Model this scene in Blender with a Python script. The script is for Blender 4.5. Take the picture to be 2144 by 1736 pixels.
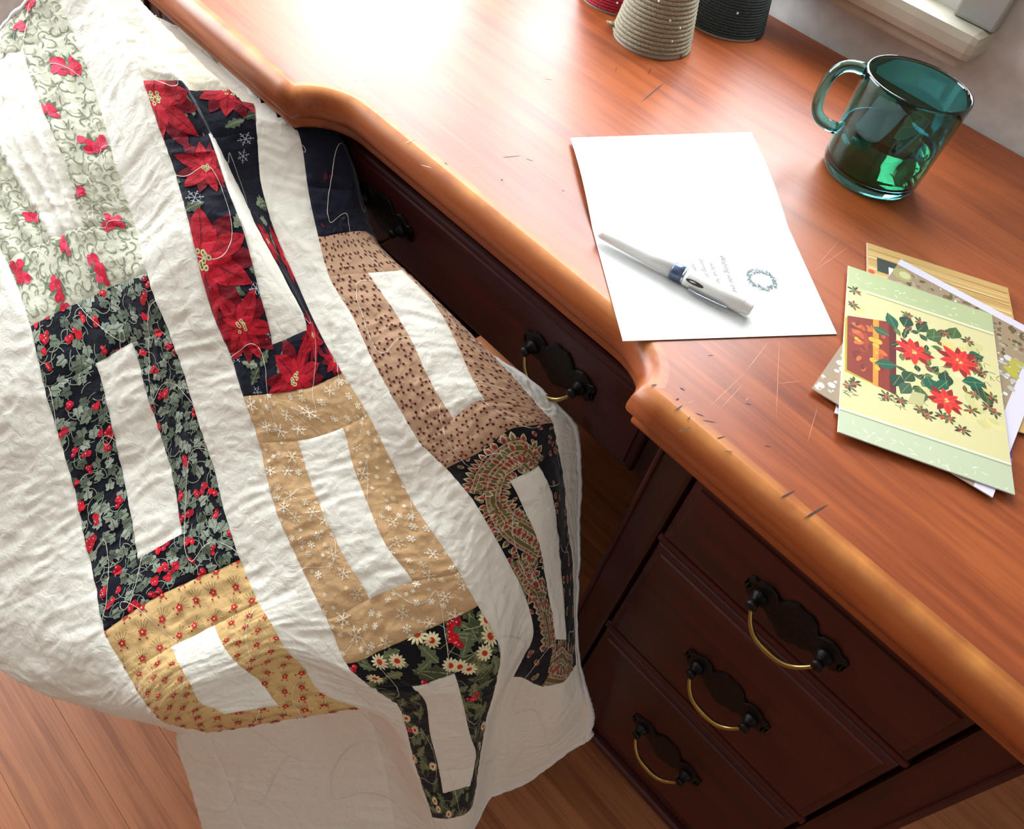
import bpy, bmesh, math, random
import numpy as np
from mathutils import Vector, Matrix

# ------------------------------------------------------------------ camera, light, exposure
for o in list(bpy.data.objects): bpy.data.objects.remove(o)
SC = bpy.context.scene
COL = SC.collection
IW, IH, FPX = 2144, 1736, 1670.35
RM = np.array([[0.67514459, -0.63516597, 0.37515859],
               [0.7180379, 0.44924271, -0.53160376],
               [0.16911935, 0.62828749, 0.75937703]])      # camera axes -> room axes
CAM = np.array([0.0, 0.0, 1.145])
DESK_Z = 0.76

cam = bpy.data.cameras.new('camera'); cam_o = bpy.data.objects.new('camera', cam); COL.objects.link(cam_o)
cam.sensor_fit = 'HORIZONTAL'; cam.sensor_width = 36.0; cam.lens = 36.0 * FPX / IW
cam.clip_start = 0.02
cam_o.matrix_world = Matrix([[*RM[0], CAM[0]], [*RM[1], CAM[1]], [*RM[2], CAM[2]], [0, 0, 0, 1]])
SC.camera = cam_o

world = bpy.data.worlds.new('sky'); SC.world = world; world.use_nodes = True
bg = world.node_tree.nodes['Background']
bg.inputs['Color'].default_value = (0.86, 0.94, 1.0, 1); bg.inputs['Strength'].default_value = 19.0

def area_light(name, loc, rot, sx, sy, power, color=(1, 1, 1), portal=False):
    l = bpy.data.lights.new(name, 'AREA'); l.shape = 'RECTANGLE'; l.size = sx; l.size_y = sy; l.energy = power; l.color = color
    o = bpy.data.objects.new(name, l); COL.objects.link(o); o.location = loc; o.rotation_euler = rot
    if portal: l.cycles.is_portal = True
    return o
WX0, WX1, WZ0, WZ1 = -1.75, -0.285, 0.875, 1.80           # window opening in the wall behind the desk
LY0, LY1, LZ0, LZ1 = -.45, 0.86, 0.80, 2.0                 # window opening in the left wall
ROOM = (-2.0, 1.5, -2.0, 0.98, 2.4)                       # x0 x1 y0 y1 height
area_light('window_daylight', ((WX0 + WX1) / 2, 1.10, (WZ0 + WZ1) / 2), (math.radians(-90), 0, 0), WX1 - WX0, WZ1 - WZ0, 10, portal=True)
area_light('side_window_daylight', (ROOM[0] - .12, (LY0 + LY1) / 2, (LZ0 + LZ1) / 2), (0, math.radians(-90), 0), LZ1 - LZ0, LY1 - LY0, 10, portal=True)

vs = SC.view_settings
vs.view_transform = 'Standard'; vs.look = 'None'; vs.exposure = 0.05; vs.gamma = 1.0; vs.use_curve_mapping = False
SC.cycles.use_denoising = True
SC.cycles.max_bounces = 11; SC.cycles.transmission_bounces = 11; SC.cycles.transparent_max_bounces = 16

# ------------------------------------------------------------------ helpers
def lin(c):
    c = [x / 255.0 for x in c[:3]]
    return tuple((x / 12.92 if x <= 0.04045 else ((x + 0.055) / 1.055) ** 2.4) for x in c)
def ray(p):
    return RM @ (np.array([p[0] - IW / 2, IH / 2 - p[1], -FPX]) / FPX)
def at(p, dep): return CAM + ray(p) * dep
def on_z(p, z=DESK_Z):
    r = ray(p); return CAM + r * ((z - CAM[2]) / r[2])
def on_y(p, y):
    r = ray(p); return CAM + r * (y / r[1])

def tag(o, label=None, cat=None, group=None, kind=None):
    if label: o['label'] = label
    if cat: o['category'] = cat
    if group: o['group'] = group
    if kind: o['kind'] = kind
    return o
def empty(name, loc=(0, 0, 0), rz=0):
    o = bpy.data.objects.new(name, None); COL.objects.link(o); o.location = loc; o.rotation_euler = (0, 0, rz); o.empty_display_size = .05
    return o
def link(name, me, mat=None, parent=None, smooth=False):
    o = bpy.data.objects.new(name, me); COL.objects.link(o)
    if mat is not None and not me.materials: me.materials.append(mat)
    if parent is not None: o.parent = parent
    if smooth:
        for p in me.polygons: p.use_smooth = True
    return o
def obj(name, bm, mat=None, parent=None, smooth=False):
    bmesh.ops.recalc_face_normals(bm, faces=bm.faces)
    me = bpy.data.meshes.new(name); bm.to_mesh(me); bm.free()
    return link(name, me, mat, parent, smooth)
def pyobj(name, verts, faces, mat=None, parent=None, smooth=False):
    me = bpy.data.meshes.new(name); me.from_pydata([tuple(v) for v in verts], [], faces); me.update()
    return link(name, me, mat, parent, smooth)
def add_box(bm, x0, x1, y0, y1, z0, z1, bevel=0.0, seg=2):
    r = bmesh.ops.create_cube(bm, size=1.0)
    vs_ = r['verts']
    bmesh.ops.scale(bm, vec=(x1 - x0, y1 - y0, z1 - z0), verts=vs_)
    bmesh.ops.translate(bm, vec=((x0 + x1) / 2, (y0 + y1) / 2, (z0 + z1) / 2), verts=vs_)
    if bevel > 0:
        ed = list({e for v in vs_ for e in v.link_edges})
        bmesh.ops.bevel(bm, geom=ed, offset=bevel, segments=seg, affect='EDGES', profile=.6)
def box(name, dims, mat, parent=None, bevel=0.0, smooth=False):
    bm = bmesh.new(); add_box(bm, *dims, bevel=bevel); return obj(name, bm, mat, parent, smooth)
def lathe(profile, n=48, close=False):
    """profile: list of (r,z). returns verts, faces"""
    V, F = [], []
    m = len(profile)
    for i in range(n):
        a = 2 * math.pi * i / n
        for r, z in profile: V.append((r * math.cos(a), r * math.sin(a), z))
    for i in range(n):
        j = (i + 1) % n
        for k in range(m - 1): F.append((i * m + k, j * m + k, j * m + k + 1, i * m + k + 1))
        if close: F.append((i * m + m - 1, j * m + m - 1, j * m, i * m))
    return V, F
def clean(bm): bmesh.ops.remove_doubles(bm, verts=bm.verts, dist=1e-6)
def lathe_obj(name, profile, mat, parent=None, n=48, close=False, smooth=True):
    V, F = lathe(profile, n, close)
    bm = bmesh.new(); vv = [bm.verts.new(v) for v in V]
    for f in F:
        try: bm.faces.new([vv[i] for i in f])
        except ValueError: pass
    clean(bm)
    return obj(name, bm, mat, parent, smooth)
def tube(bm, pts, rad, n=10, cap=True, flat=(1, 1)):
    pts = [Vector(p) for p in pts]
    rads = rad if isinstance(rad, (list, tuple)) else [rad] * len(pts)
    rings = []; up = None
    for i, p in enumerate(pts):
        t = (pts[min(i + 1, len(pts) - 1)] - pts[max(i - 1, 0)]).normalized()
        if up is None:
            up = Vector((0, 0, 1)) if abs(t.z) < .9 else Vector((1, 0, 0))
        s = t.cross(up).normalized(); up = s.cross(t).normalized()
        rings.append([bm.verts.new(p + (s * math.cos(2 * math.pi * k / n) * flat[0] + up * math.sin(2 * math.pi * k / n) * flat[1]) * rads[i]) for k in range(n)])
    for a, b in zip(rings[:-1], rings[1:]):
        for k in range(n): bm.faces.new((a[k], a[(k + 1) % n], b[(k + 1) % n], b[k]))
    if cap: bm.faces.new(rings[0][::-1]); bm.faces.new(rings[-1])
def prism(bm, poly, y0, y1):
    """poly in (x,z), extruded along y"""
    a = [bm.verts.new((x, y0, z)) for x, z in poly]; b = [bm.verts.new((x, y1, z)) for x, z in poly]
    n = len(poly); bm.faces.new(a); bm.faces.new(b[::-1])
    for i in range(n): bm.faces.new((a[i], b[i], b[(i + 1) % n], a[(i + 1) % n]))

# ------------------------------------------------------------------ materials
def new_mat(name):
    m = bpy.data.materials.new(name); m.use_nodes = True
    return m, m.node_tree.nodes, m.node_tree.links, m.node_tree.nodes['Principled BSDF']
def plain(name, rgb, rough=.5, metal=0, spec=.5, bump=0, bscale=200, coat=0):
    m, N, L, B = new_mat(name)
    B.inputs['Base Color'].default_value = (*lin(rgb), 1); B.inputs['Roughness'].default_value = rough
    B.inputs['Metallic'].default_value = metal; B.inputs['Specular IOR Level'].default_value = spec
    B.inputs['Coat Weight'].default_value = coat
    if bump:
        t = N.new('ShaderNodeTexNoise'); t.inputs['Scale'].default_value = bscale; t.inputs['Detail'].default_value = 6
        c = N.new('ShaderNodeTexCoord'); L.new(c.outputs['Object'], t.inputs['Vector'])
        b = N.new('ShaderNodeBump'); b.inputs['Strength'].default_value = bump; b.inputs['Distance'].default_value = .002
        L.new(t.outputs['Fac'], b.inputs['Height']); L.new(b.outputs['Normal'], B.inputs['Normal'])
        r = N.new('ShaderNodeMixRGB'); r.blend_type = 'MULTIPLY'; r.inputs['Fac'].default_value = .35
        r.inputs['Color1'].default_value = (*lin(rgb), 1); L.new(t.outputs['Fac'], r.inputs['Color2'])
        L.new(r.outputs['Color'], B.inputs['Base Color'])
    return m
def wood(name, light, dark, worn=None, rough=.3, coat=.0, coat_rough=.15, gscale=1.0, stretch=(2.2, 26, 26), vary=.0, spec=.5, bump=.12):
    m, N, L, B = new_mat(name)
    co = N.new('ShaderNodeTexCoord'); mp = N.new('ShaderNodeMapping'); mp.inputs['Scale'].default_value = [s * gscale for s in stretch]
    L.new(co.outputs['Object'], mp.inputs['Vector'])
    n1 = N.new('ShaderNodeTexNoise'); n1.inputs['Scale'].default_value = 1.6; n1.inputs['Detail'].default_value = 9; n1.inputs['Roughness'].default_value = .62; n1.inputs['Distortion'].default_value = .6
    L.new(mp.outputs['Vector'], n1.inputs['Vector'])
    mp2 = N.new('ShaderNodeMapping'); mp2.inputs['Scale'].default_value = [s * gscale * 5 for s in (stretch[0] * .8, stretch[1] * 1.4, stretch[2] * 1.4)]
    L.new(co.outputs['Object'], mp2.inputs['Vector'])
    n2 = N.new('ShaderNodeTexNoise'); n2.inputs['Scale'].default_value = 1.5; n2.inputs['Detail'].default_value = 4; L.new(mp2.outputs['Vector'], n2.inputs['Vector'])
    n3 = N.new('ShaderNodeTexNoise'); n3.inputs['Scale'].default_value = 6; n3.inputs['Detail'].default_value = 3; L.new(co.outputs['Object'], n3.inputs['Vector'])
    add = N.new('ShaderNodeMath'); add.operation = 'MULTIPLY_ADD'; add.inputs[1].default_value = .45; L.new(n2.outputs['Fac'], add.inputs[0]); L.new(n1.outputs['Fac'], add.inputs[2])
    add2 = N.new('ShaderNodeMath'); add2.operation = 'MULTIPLY_ADD'; add2.inputs[1].default_value = .35; L.new(n3.outputs['Fac'], add2.inputs[0]); L.new(add.outputs[0], add2.inputs[2])
    cr = N.new('ShaderNodeValToRGB'); L.new(add2.outputs[0], cr.inputs['Fac'])
    cr.color_ramp.elements[0].position = .66; cr.color_ramp.elements[0].color = (*lin(dark), 1)
    cr.color_ramp.elements[1].position = 1.08; cr.color_ramp.elements[1].color = (*lin(light), 1)
    out = cr.outputs['Color']
    if vary:
        oi = N.new('ShaderNodeObjectInfo'); hv = N.new('ShaderNodeHueSaturation'); mr = N.new('ShaderNodeMapRange')
        mr.inputs['To Min'].default_value = 1 - vary; mr.inputs['To Max'].default_value = 1 + vary
        L.new(oi.outputs['Random'], mr.inputs['Value']); L.new(mr.outputs['Result'], hv.inputs['Value']); L.new(out, hv.inputs['Color']); out = hv.outputs['Color']
    if worn is not None:        # lighter worn finish on the rounded edges, stored per vertex as 'wear'
        at_ = N.new('ShaderNodeAttribute'); at_.attribute_name = 'wear'
        wn = N.new('ShaderNodeTexNoise'); wn.inputs['Scale'].default_value = 38; wn.inputs['Detail'].default_value = 6; L.new(co.outputs['Object'], wn.inputs['Vector'])
        wm = N.new('ShaderNodeMapRange'); wm.inputs['From Min'].default_value = .2; wm.inputs['From Max'].default_value = .75; L.new(wn.outputs['Fac'], wm.inputs['Value'])
        mu = N.new('ShaderNodeMath'); mu.operation = 'MULTIPLY'; L.new(at_.outputs['Fac'], mu.inputs[0]); L.new(wm.outputs['Result'], mu.inputs[1])
        mx = N.new('ShaderNodeMixRGB'); L.new(mu.outputs[0], mx.inputs['Fac']); L.new(out, mx.inputs['Color1']); mx.inputs['Color2'].default_value = (*lin(worn), 1); out = mx.outputs['Color']
    L.new(out, B.inputs['Base Color'])
    rr = N.new('ShaderNodeMapRange'); rr.inputs['To Min'].default_value = rough * .82; rr.inputs['To Max'].default_value = rough * 1.3
    L.new(n3.outputs['Fac'], rr.inputs['Value']); L.new(rr.outputs['Result'], B.inputs['Roughness'])
    B.inputs['Coat Weight'].default_value = coat; B.inputs['Coat Roughness'].default_value = coat_rough
    B.inputs['Specular IOR Level'].default_value = spec
    bp = N.new('ShaderNodeBump'); bp.inputs['Strength'].default_value = bump; bp.inputs['Distance'].default_value = .0006
    L.new(add.outputs[0], bp.inputs['Height']); L.new(bp.outputs['Normal'], B.inputs['Normal'])
    return m
def col_mat(name, rough=.85, spec=.25, weave=0.0, sheen=0.0):
    """takes its colour from the 'Col' attribute (flat print)"""
    m, N, L, B = new_mat(name)
    a = N.new('ShaderNodeAttribute'); a.attribute_name = 'Col'
    L.new(a.outputs['Color'], B.inputs['Base Color'])
    B.inputs['Roughness'].default_value = rough; B.inputs['Specular IOR Level'].default_value = spec
    B.inputs['Sheen Weight'].default_value = sheen
    if weave:
        co = N.new('ShaderNodeTexCoord')
        t = N.new('ShaderNodeTexNoise'); t.inputs['Scale'].default_value = 260; t.inputs['Detail'].default_value = 8; t.inputs['Roughness'].default_value = .7
        L.new(co.outputs['Object'], t.inputs['Vector'])
        b = N.new('ShaderNodeBump'); b.inputs['Strength'].default_value = weave; b.inputs['Distance'].default_value = .0012
        L.new(t.outputs['Fac'], b.inputs['Height'])
        t2 = N.new('ShaderNodeTexNoise'); t2.inputs['Scale'].default_value = 85; t2.inputs['Detail'].default_value = 4; t2.inputs['Distortion'].default_value = 1.2
        L.new(co.outputs['Object'], t2.inputs['Vector'])
        b2 = N.new('ShaderNodeBump'); b2.inputs['Strength'].default_value = weave; b2.inputs['Distance'].default_value = .0035
        L.new(t2.outputs['Fac'], b2.inputs['Height']); L.new(b.outputs['Normal'], b2.inputs['Normal']); L.new(b2.outputs['Normal'], B.inputs['Normal'])
    return m

M = {}
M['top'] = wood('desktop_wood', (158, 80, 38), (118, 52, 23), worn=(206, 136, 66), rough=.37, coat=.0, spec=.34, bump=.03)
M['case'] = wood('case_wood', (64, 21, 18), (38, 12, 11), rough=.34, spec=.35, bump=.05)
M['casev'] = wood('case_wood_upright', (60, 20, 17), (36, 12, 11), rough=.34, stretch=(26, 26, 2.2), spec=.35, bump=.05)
M['floor'] = wood('floor_wood', (186, 116, 74), (140, 78, 44), rough=.45, vary=.05, stretch=(1.6, 40, 40))
M['subfloor'] = plain('subfloor', (40, 24, 16), .9)
M['wall'] = plain('painted_wall', (226, 222, 216), .85, bump=.1, bscale=60)
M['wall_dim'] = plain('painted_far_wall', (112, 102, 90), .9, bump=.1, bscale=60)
M['ceil'] = plain('ceiling_paint', (205, 203, 198), .9, bump=.1, bscale=60)
M['trim'] = plain('painted_trim', (198, 190, 170), .5, bump=.08, bscale=30)
M['bronze'] = plain('dark_bronze', (38, 34, 32), .45, metal=.8, bump=.3, bscale=300)
M['brass'] = plain('worn_brass', (168, 138, 78), .32, metal=1.0)
M['paper'] = plain('card_paper', (226, 225, 222), .75, spec=.3, bump=.05, bscale=900)
M['print'] = col_mat('card_print', rough=.55, spec=.35)
M['fabric'] = col_mat('quilt_cotton', rough=.92, spec=.12, weave=.35, sheen=.15)
M['backing'] = plain('quilt_backing_cotton', (226, 224, 220), .95, spec=.1, bump=.4, bscale=220)
M['white_plastic'] = plain('white_pen_plastic', (232, 230, 226), .28, spec=.5)
M['steel'] = plain('polished_steel', (190, 198, 208), .22, metal=1.0)
M['slate'] = plain('slate_blue_metal', (96, 108, 134), .3, metal=.7)
M['ink'] = plain('dark_slot', (60, 56, 54), .5)
M['scratch'] = plain('scratch_dark', (52, 24, 18), .7)
M['scratch_l'] = plain('scratch_light', (206, 146, 108), .5)

# glass pane: clear with a fresnel reflection
m, N, L, B = new_mat('window_glass'); N.remove(B)
tr = N.new('ShaderNodeBsdfTransparent'); gl = N.new('ShaderNodeBsdfGlossy'); gl.inputs['Roughness'].default_value = .02
lw = N.new('ShaderNodeLayerWeight'); pw_ = N.new('ShaderNodeMath'); pw_.operation = 'POWER'; pw_.inputs[1].default_value = 5; L.new(lw.outputs['Facing'], pw_.inputs[0])
fr = N.new('ShaderNodeMath'); fr.operation = 'MULTIPLY_ADD'; fr.inputs[1].default_value = .9; fr.inputs[2].default_value = .03; L.new(pw_.outputs[0], fr.inputs[0]); mx = N.new('ShaderNodeMixShader')
L.new(fr.outputs[0], mx.inputs[0]); L.new(tr.outputs[0], mx.inputs[1]); L.new(gl.outputs[0], mx.inputs[2]); L.new(mx.outputs[0], N['Material Output'].inputs['Surface'])
M['pane'] = m
m, N, L, B = new_mat('teal_glass')
B.inputs['Base Color'].default_value = (.15, .60, .62, 1); B.inputs['Roughness'].default_value = .0; B.inputs['Transmission Weight'].default_value = 1; B.inputs['IOR'].default_value = 1.47
M['teal'] = m
m, N, L, B = new_mat('dark_tea')
B.inputs['Base Color'].default_value = (.22, .15, .06, 1); B.inputs['Roughness'].default_value = .0; B.inputs['Transmission Weight'].default_value = 1; B.inputs['IOR'].default_value = 1.33
M['tea'] = m

# ------------------------------------------------------------------ room
RX0, RX1, RY0, RY1, RH = ROOM
T = .12
floor = box('floor', (RX0, RX1, RY0, RY1, -.06, -.012), M['subfloor']); tag(floor, kind='structure')
pw = .085; y = RY0; i = 0; rng = random.Random(4)
while y < RY1 - .001:
    y1 = min(y + pw, RY1); x = RX0 - rng.random() * .9
    while x < RX1:
        ln = rng.uniform(.9, 1.6); a, b = max(x, RX0), min(x + ln, RX1)
        if b - a > .02: box('plank', (a + .0001, b - .0001, y + .0001, y1 - .0001, -.0118, 0.0), M['floor'], floor, bevel=.0005)
        x += ln
    y = y1
def wall_with_hole(name, axis, pos0, pos1, a0, a1, hole, mat):
    bm = bmesh.new(); h0, h1, z0, z1 = hole
    for (s0, s1, q0, q1) in ((a0, h0, 0, RH), (h1, a1, 0, RH), (h0, h1, 0, z0), (h0, h1, z1, RH)):
        if axis == 'x': add_box(bm, s0, s1, pos0, pos1, q0, q1)
        else: add_box(bm, pos0, pos1, s0, s1, q0, q1)
    return tag(obj(name, bm, mat), kind='structure')
wall_with_hole('wall_back', 'x', RY1, RY1 + T, RX0 - T, RX1 + T, (WX0, WX1, WZ0, WZ1), M['wall'])
wall_with_hole('wall_left', 'y', RX0 - T, RX0, RY0, RY1, (LY0, LY1, LZ0, LZ1), M['wall'])
tag(box('wall_right', (RX1, RX1 + T, RY0, RY1, 0, RH), M['wall']), kind='structure')
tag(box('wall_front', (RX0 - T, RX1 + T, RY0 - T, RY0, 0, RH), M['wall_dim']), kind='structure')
tag(box('ceiling', (RX0 - T, RX1 + T, RY0 - T, RY1 + T, RH, RH + .08), M['ceil']), kind='structure')

win = empty('window_1', ((WX0 + WX1) / 2, RY1, WZ0)); tag(win, kind='structure')
def wpart(name, dims, mat=None, bevel=.003):
    o = box(name, dims, mat or M['trim'], win, bevel=bevel); o.matrix_parent_inverse = Matrix.Translation(-win.location); return o
wpart('window_sill', (WX0 - .07, -.222, .938, RY1 + .05, .824, .852), bevel=.009)
wpart('sill_nosing', (WX0 - .06, -.232, .950, RY1, .812, .8235), bevel=.003)
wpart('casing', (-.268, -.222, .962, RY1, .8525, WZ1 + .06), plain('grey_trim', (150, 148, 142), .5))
wpart('casing', (WX0 - .06, WX0, .962, RY1, .8525, WZ1 + .06))
wpart('head_casing', (WX0 - .06, -.222, .962, RY1, WZ1 + .0605, WZ1 + .12))
for (a, b) in ((WX0, (WX0 + WX1) / 2 - .02), ((WX0 + WX1) / 2 + .02, WX1)):
    for d in ((a, b, WZ0, WZ0 + .035), (a, b, WZ1 - .035, WZ1), (a, a + .03, WZ0 + .035, WZ1 - .035), (b - .03, b, WZ0 + .035, WZ1 - .035)):
        wpart('sash_rail', (d[0], d[1], RY1 + .06, RY1 + .09, d[2], d[3]), bevel=.002)
    wpart('pane', (a + .03, b - .03, RY1 + .073, RY1 + .077, WZ0 + .035, WZ1 - .035), M['pane'], bevel=0)
wpart('mullion', ((WX0 + WX1) / 2 - .02, (WX0 + WX1) / 2 + .02, RY1 + .03, RY1 + .10, WZ0, WZ1))
win2 = empty('window_2', (RX0, (LY0 + LY1) / 2, LZ0)); tag(win2, kind='structure')
def w2(name, dims, mat=None, bevel=.003):
    o = box(name, dims, mat or M['trim'], win2, bevel=bevel); o.matrix_parent_inverse = Matrix.Translation(-win2.location); return o
for d in ((LY0, LY1, LZ0, LZ0 + .035), (LY0, LY1, LZ1 - .035, LZ1), (LY0, LY0 + .035, LZ0 + .035, LZ1 - .035), (LY1 - .035, LY1, LZ0 + .035, LZ1 - .035)):
    w2('sash_rail', (RX0 - .09, RX0 - .06, d[0], d[1], d[2], d[3]))
w2('pane', (RX0 - .077, RX0 - .073, LY0 + .035, LY1 - .035, LZ0 + .035, LZ1 - .035), M['pane'], 0)
w2('window_sill', (RX0, RX0 + .06, LY0 - .05, LY1 + .05, LZ0 - .03, LZ0))

# ------------------------------------------------------------------ desk
desk = empty('kneehole_desk', (-.36, .66, 0))
tag(desk, 'worn reddish brown wooden kneehole desk with brass pulls under the window', 'desk')
def dparent(o):
    o.parent = desk; o.matrix_parent_inverse = Matrix.Translation((.36, -.66, 0)); return o
# --- desktop: plan outline of the flat top, then a rounded moulded edge swept around it
XL, XR, YB, YF, YR = -.93, .20, .976, .367, .405
cL, cR = -.579, -.150
right_curve = [(-.208, YR), (-.197, .4045), (-.187, .4025), (-.178, .399), (-.170, .3945), (-.163, .389), (-.1575, .383), (-.1535, .3765), (-.151, .371)]
left_curve = [(cL + cR - x, y) for x, y in right_curve][::-1]
def seg(p, q, n): return [(p[0] + (q[0] - p[0]) * k / n, p[1] + (q[1] - p[1]) * k / n) for k in range(n)]
plan = seg((XL, YF), (cL, YF), 24) + [(cL, YF)] + left_curve + seg(left_curve[-1], right_curve[0], 30)[1:] + right_curve + [(cR, YF)] + seg((cR, YF), (XR, YF), 26)[1:] + [(XR, YF), (XR, YB), (XL, YB)]
prof = [(-.006, .76), (0, .7597), (.004, .7585), (.0075, .7560), (.0098, .7525), (.0112, .748), (.0118, .743), (.0115, .7385), (.0100, .7350), (.0080, .7325), (.0045, .7315), (.0042, .7285), (.0052, .7255), (.0044, .722), (.0015, .7195), (-.003, .718)]
n = len(plan); P2 = [Vector((x, y, 0)) for x, y in plan]
nrm = []
for i in range(n):
    a, b, c = P2[i - 1], P2[i], P2[(i + 1) % n]
    d1 = (b - a).normalized(); d2 = (c - b).normalized()
    n1 = Vector((d1.y, -d1.x, 0)); n2 = Vector((d2.y, -d2.x, 0)); mm = (n1 + n2); mm.normalize()
    nrm.append(mm / max(.5, mm.dot(n1)))
bm = bmesh.new(); wl = bm.verts.layers.float.new('wear'); rings = []
for k, (off, z) in enumerate(prof):
    ring = []
    for i in range(n):
        back = plan[i][1] > .9
        v = bm.verts.new((P2[i].x + nrm[i].x * off * (0 if back and nrm[i].y > 0.3 else 1), P2[i].y + (0 if back else nrm[i].y * off), z))
        v[wl] = [.45, .85, .75, .35, .12, .04, 0, 0, 0, 0, 0, 0, 0, 0, 0, 0][k] * (1 if not back else 0)
        ring.append(v)
    rings.append(ring)
bm.faces.new(rings[0])
for a, b in zip(rings[:-1], rings[1:]):
    for i in range(n): bm.faces.new((a[i], b[i], b[(i + 1) % n], a[(i + 1) % n]))
bm.faces.new(rings[-1][::-1])
bm.faces.ensure_lookup_table()
# inner ring so that the wear fades out on the flat top
top = bm.faces[0]
r = bmesh.ops.inset_region(bm, faces=[top], thickness=.022)
for v in top.verts: v[wl] = 0
bmesh.ops.triangulate(bm, faces=[f for f in bm.faces if len(f.verts) > 4])
desktop = dparent(obj('desktop', bm, M['top']))
for p in desktop.data.polygons: p.use_smooth = abs(p.normal.z) < .985

# --- pulls: Chippendale back plate, two posts, hanging bail
def pull(drawer, xc, z, yf, inv):
    s = .0285
    half = [(0, .0215), (.006, .0225), (.011, .0195), (.0145, .0135), (.017, .0115), (.0205, .0150), (.026, .0170), (.0315, .0155), (.036, .0115), (.0395, .0120), (.0430, .0085), (.0405, .0030), (.0430, -.0030), (.0385, -.0080), (.0335, -.0075), (.0290, -.0105), (.0235, -.0080), (.0185, -.0095), (.0150, -.0140), (.0100, -.0150), (.0060, -.0190), (0, -.0215)]
    poly = [(x, q) for x, q in half] + [(-x, q) for x, q in half[::-1][1:-1]]
    bm = bmesh.new()
    outer = [bm.verts.new((xc + x, yf - .0003, z + q)) for x, q in poly]
    mid = [bm.verts.new((xc + x, yf - .0018, z + q)) for x, q in poly]
    inn = [bm.verts.new((xc + x * .93, yf - .0028, z + q * .88)) for x, q in poly]
    m_ = len(poly)
    for A_, B_ in ((outer, mid), (mid, inn)):
        for k in range(m_): bm.faces.new((A_[k], A_[(k + 1) % m_], B_[(k + 1) % m_], B_[k]))
    bm.faces.new(inn); bm.faces.new(outer[::-1])
    bmesh.ops.triangulate(bm, faces=[f for f in bm.faces if len(f.verts) > 4])
    o = obj('back_plate', bm, M['bronze'], drawer); o.matrix_parent_inverse = inv
    for sx in (-1, 1):
        bm = bmesh.new(); x = xc + sx * s
        tube(bm, [(x, yf - .0025, z + .001), (x, yf - .005, z + .001), (x, yf - .0095, z + .001), (x, yf - .0125, z + .001), (x, yf - .0150, z + .001), (x, yf - .0162, z + .001)], [.0068, .0062, .0036, .0042, .0046, .0018], n=14)
        o = obj('post', bm, M['bronze'] if sx < 0 else M['bronze'], drawer, True); o.matrix_parent_inverse = inv
    pts, rad = [], []
    for k in range(25):
        t = -1 + 2 * k / 24
        x = xc + s * 1.02 * (abs(t) ** .9) * (1 if t >= 0 else -1)
        zz = z + .001 - .0190 * (1 - abs(t) ** 3.2)
        yy = yf - .0125 - .008 * (1 - abs(t) ** 2)
        pts.append((x, yy, zz)); rad.append(.0014 + .0012 * (1 - abs(t)) ** .8)
    bm = bmesh.new(); tube(bm, pts, rad, n=10)
    o = obj('bail', bm, M['brass'], drawer, True); o.matrix_parent_inverse = inv
INV = Matrix.Identity(4)
def drawer(name, x0, x1, z0, z1, yf, pulls, depth=.30):
    """lipped drawer front with a moulded edge"""
    bm = bmesh.new()
    steps = [(0, yf + .016), (0, yf + .006), (.0015, yf + .0035), (.004, yf + .002), (.0075, yf + .0018), (.0085, yf), ]
    rg = []
    for ins, yy in steps:
        rg.append([bm.verts.new(v) for v in ((x0 + ins, yy, z0 + ins), (x1 - ins, yy, z0 + ins), (x1 - ins, yy, z1 - ins), (x0 + ins, yy, z1 - ins))])
    for a, b in zip(rg[:-1], rg[1:]):
        for k in range(4): bm.faces.new((a[k], a[(k + 1) % 4], b[(k + 1) % 4], b[k]))
    bm.faces.new(rg[-1]); bm.faces.new(rg[0][::-1])
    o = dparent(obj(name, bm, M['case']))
    for xc, z in pulls: pull(o, xc, z, yf, INV)
    return o
YD = .410
for_center = drawer('center_drawer', -.565, -.157, .612, .704, YD, [(-.4965, .659), (-.2555, .659)])
dparent(box('drawer_rail', (-.595, -.136, YD + .0165, .44, .7045, .7178), M['case'], bevel=.002))
dparent(box('drawer_rail', (-.595, -.136, YD + .0165, .44, .600, .6118), M['case'], bevel=.002))
dparent(box('drawer_stile', (-.1565, -.1345, YD + .006, .44, .6125, .7040), M['casev'], bevel=.002))
dparent(box('drawer_stile', (-.592, -.566, YD + .006, .44, .6125, .7040), M['casev'], bevel=.002))
YP = .379
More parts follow.
